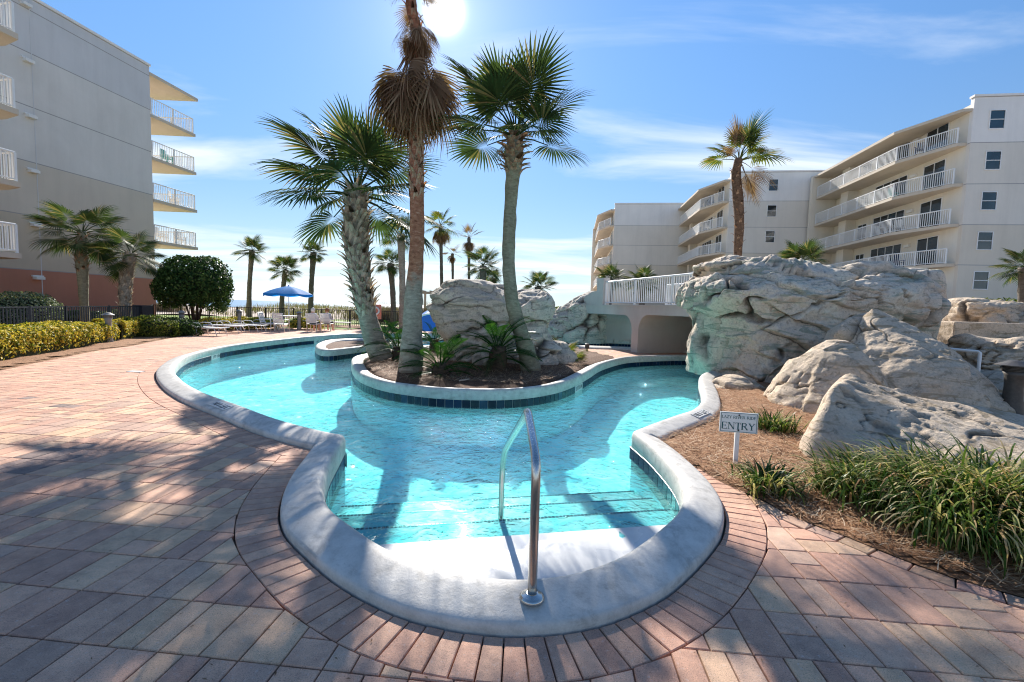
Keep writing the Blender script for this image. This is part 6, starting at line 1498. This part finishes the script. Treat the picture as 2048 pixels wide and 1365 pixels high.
for k in range(8): a = 2*PI*k/8; MB().tube([(0, 0, UZ+.42), (UR*.5*math.cos(a), UR*.5*math.sin(a), UZ+.27), (UR*.98*math.cos(a), UR*.98*math.sin(a), UZ-.01)], .008, 4).build('rib', 'white_paint', um)

# ================================================================ PEOPLE seated, seen from behind
def person(loc, hair, shirt, label, lean=0.0, seed=0):
    t = empty('person', loc, 0, label, 'person')
    J = [(0, 0, .47), (0, .0, .68), (0, -.03, .90), (0, -.02, 1.02), (0, 0, 1.10), (0, .02, 1.2),
         (-.17, -.02, .92), (-.24, .02, .70), (-.25, .22, .62), (.17, -.02, .92), (.24, .02, .70), (.25, .22, .62),
         (-.10, .02, .46), (-.13, .42, .48), (-.14, .46, .06), (-.14, .58, .03), (.10, .02, .46), (.13, .42, .48), (.14, .46, .06), (.14, .58, .03)]
    Ed = [(0, 1), (1, 2), (2, 3), (3, 4), (4, 5), (2, 6), (6, 7), (7, 8), (2, 9), (9, 10), (10, 11), (0, 12), (12, 13), (13, 14), (14, 15), (0, 16), (16, 17), (17, 18), (18, 19)]
    Rr = [.15, .145, .14, .06, .085, .08, .065, .05, .036, .065, .05, .036, .10, .07, .045, .035, .10, .07, .045, .035]
    me = bpy.data.meshes.new('body'); me.from_pydata(J, Ed, []); o = bpy.data.objects.new('body', me); link(o, t)
    sk = o.modifiers.new('skin', 'SKIN'); ss = o.modifiers.new('sub', 'SUBSURF'); ss.levels = 2; ss.render_levels = 2
    for v, r_ in zip(me.skin_vertices[0].data, Rr): v.radius = (r_, r_*(.75 if r_ > .12 else 1))
    me.skin_vertices[0].data[0].use_root = True
    me.materials.append(MATS['skin'])
    bpy.context.view_layer.update(); m2 = bpy.data.meshes.new_from_object(o.evaluated_get(bpy.context.evaluated_depsgraph_get())); o.modifiers.clear(); o.data = m2
    # shirt : shell round the torso, built from the body faces
    bm = bmesh.new(); bm.from_mesh(m2); bmesh.ops.delete(bm, geom=[f for f in bm.faces if not (.50 < f.calc_center_median().z < .985 and f.calc_center_median().y < .16)], context='FACES')
    for v in bm.verts: v.co += v.normal*.014
    ms = bpy.data.meshes.new('shirt'); bm.to_mesh(ms); bm.free(); ms.materials.clear(); ms.materials.append(MATS[shirt]); ms.shade_smooth(); obj('shirt', ms, t)
    bm = bmesh.new(); bm.from_mesh(m2); bmesh.ops.delete(bm, geom=[f for f in bm.faces if not (f.calc_center_median().z < .6 and f.calc_center_median().z > .36 and f.calc_center_median().y < .40 and abs(f.calc_center_median().x) < .22)], context='FACES')
    for v in bm.verts: v.co += v.normal*.012
    ms = bpy.data.meshes.new('shorts'); bm.to_mesh(ms); bm.free(); ms.materials.clear(); ms.materials.append(MATS['dark_cloth']); obj('shorts', ms, t)
    bm = bmesh.new(); bmesh.ops.create_icosphere(bm, subdivisions=3, radius=.112)
    for v in bm.verts:
        v.co.z *= 1.15; n_ = v.co.normalized(); v.co += n_*(.014*math.sin(n_.x*17+seed)*math.cos(n_.z*13))
    bmesh.ops.delete(bm, geom=[v for v in bm.verts if v.co.y > .045 and v.co.z < .07], context='VERTS')
    ms = bpy.data.meshes.new('hair'); bm.to_mesh(ms); bm.free(); ms.materials.append(MATS[hair]); ms.shade_smooth(); h_ = obj('hair', ms, t); h_.location = (0, .01, 1.165)
    for x in (-.085, .085):
        e_ = MB().lathe((0, 0, 0), [(.002, -.012), (.02, -.008), (.024, .004), (.01, .012)], 8).build('ear', 'skin', t, smooth=True); e_.location = (x, .035, 1.14); e_.rotation_euler = (0, PI/2, 0)
    nz_ = MB().tube([(0, .105, 1.17), (0, .13, 1.14), (0, .11, 1.125)], [.008, .014, .008], 6).build('nose', 'skin', t)
    return t
person(c1+Vector((0, -.06, 0)), 'hair_white', 'shirt_white', 'white haired person in a light shirt seated with back to us, left of the two')
person(c2+Vector((0, -.06, 0)), 'hair_auburn', 'shirt_grey', 'auburn haired person in a grey shirt seated with back to us, right of the two', seed=2)
# life ring station
q = Gd(752, 26); ls = empty('life_ring_post', q, 0, 'faded orange life ring board on a post behind the booted palm', 'life ring'); MB().box((0, 0, .6), (.05, .05, .6)).build('post', 'wood_grey', ls); MB().box((0, 0, 1.15), (.3, .06, .42)).build('board', 'pink_orange', ls)
rg = MB(); rp_ = [Vector((math.cos(a)*.2, -.1, math.sin(a)*.2+1.2)) for a in np.linspace(0, 2*PI, 17)]; rg.tube(rp_, .05, 6); rg.build('life_ring', 'white_plastic', ls, smooth=True)
# blue slide flume end
q = Gd(862, 19.5); sb = empty('water_slide', q, 0, 'bright blue curved fibreglass slide end behind the island palms', 'water slide'); s_ = MB(); n = 15
for j in range(7):
    for k in range(n): a = PI*1.15*k/(n-1)-.25; s_.v.append((math.cos(a)*.72-.02*j, j*.25, .62+math.sin(a)*.62+.03*j))
s_.f = [(j*n+k, j*n+k+1, (j+1)*n+k+1, (j+1)*n+k) for j in range(6) for k in range(n-1)]; s_.build('flume', 'slide_blue', sb, smooth=True)
s_ = MB(); pts = [(math.cos(PI*1.15*k/(n-1)-.25)*.72, 0, .62+math.sin(PI*1.15*k/(n-1)-.25)*.62) for k in range(n)]; s_.v = [tuple(p_) for p_ in pts]+[(0, .02, .55)]; s_.f = [(k, k+1, n) for k in range(n-1)]+[(n-1, 0, n)]; s_.build('end_panel', 'slide_blue', sb)
s_ = MB().tube(pts, .04, 6); s_.build('rim', 'white_plastic', sb, smooth=True)
# pergola beyond the fence
q = Gd(955, 48); pg = empty('beach_pergola', q, 0, 'weathered timber pergola beyond the fence, left of the island rock', 'pergola')
for x in (-5.5, -2, 1.5, 5): MB().box((x, 0, 1.4), (.1, .1, 1.4)).build('post', 'wood_grey', pg)
for y in (-.3, .3): MB().box((0, y, 2.9), (6, .06, .12)).build('beam', 'wood_grey', pg)
for k in range(16): MB().box((-5.6+k*.75, 0, 3.07), (.05, .9, .05)).build('rafter', 'wood_grey', pg)

# fallen leaves blown over the deck
rs = np.random.RandomState(12); n = 900; P = np.c_[rs.uniform(-6, 4.2, n), 1.3+rs.rand(n)**1.6*11]; keep = np.array([near(lip, q)[0] > .45 for q in P]); P = P[keep & ~inside(bed_r, P)]
V, Fc = leaf_quads(np.c_[P, np.full(len(P), .006)], np.tile([0, 0, 1.0], (len(P), 1)), .011, asp=.32, rs=rs, tilt=.12); obj('leaf_litter', npmesh('leaf_litter', V, Fc, 'palm_dead'), kind='stuff')
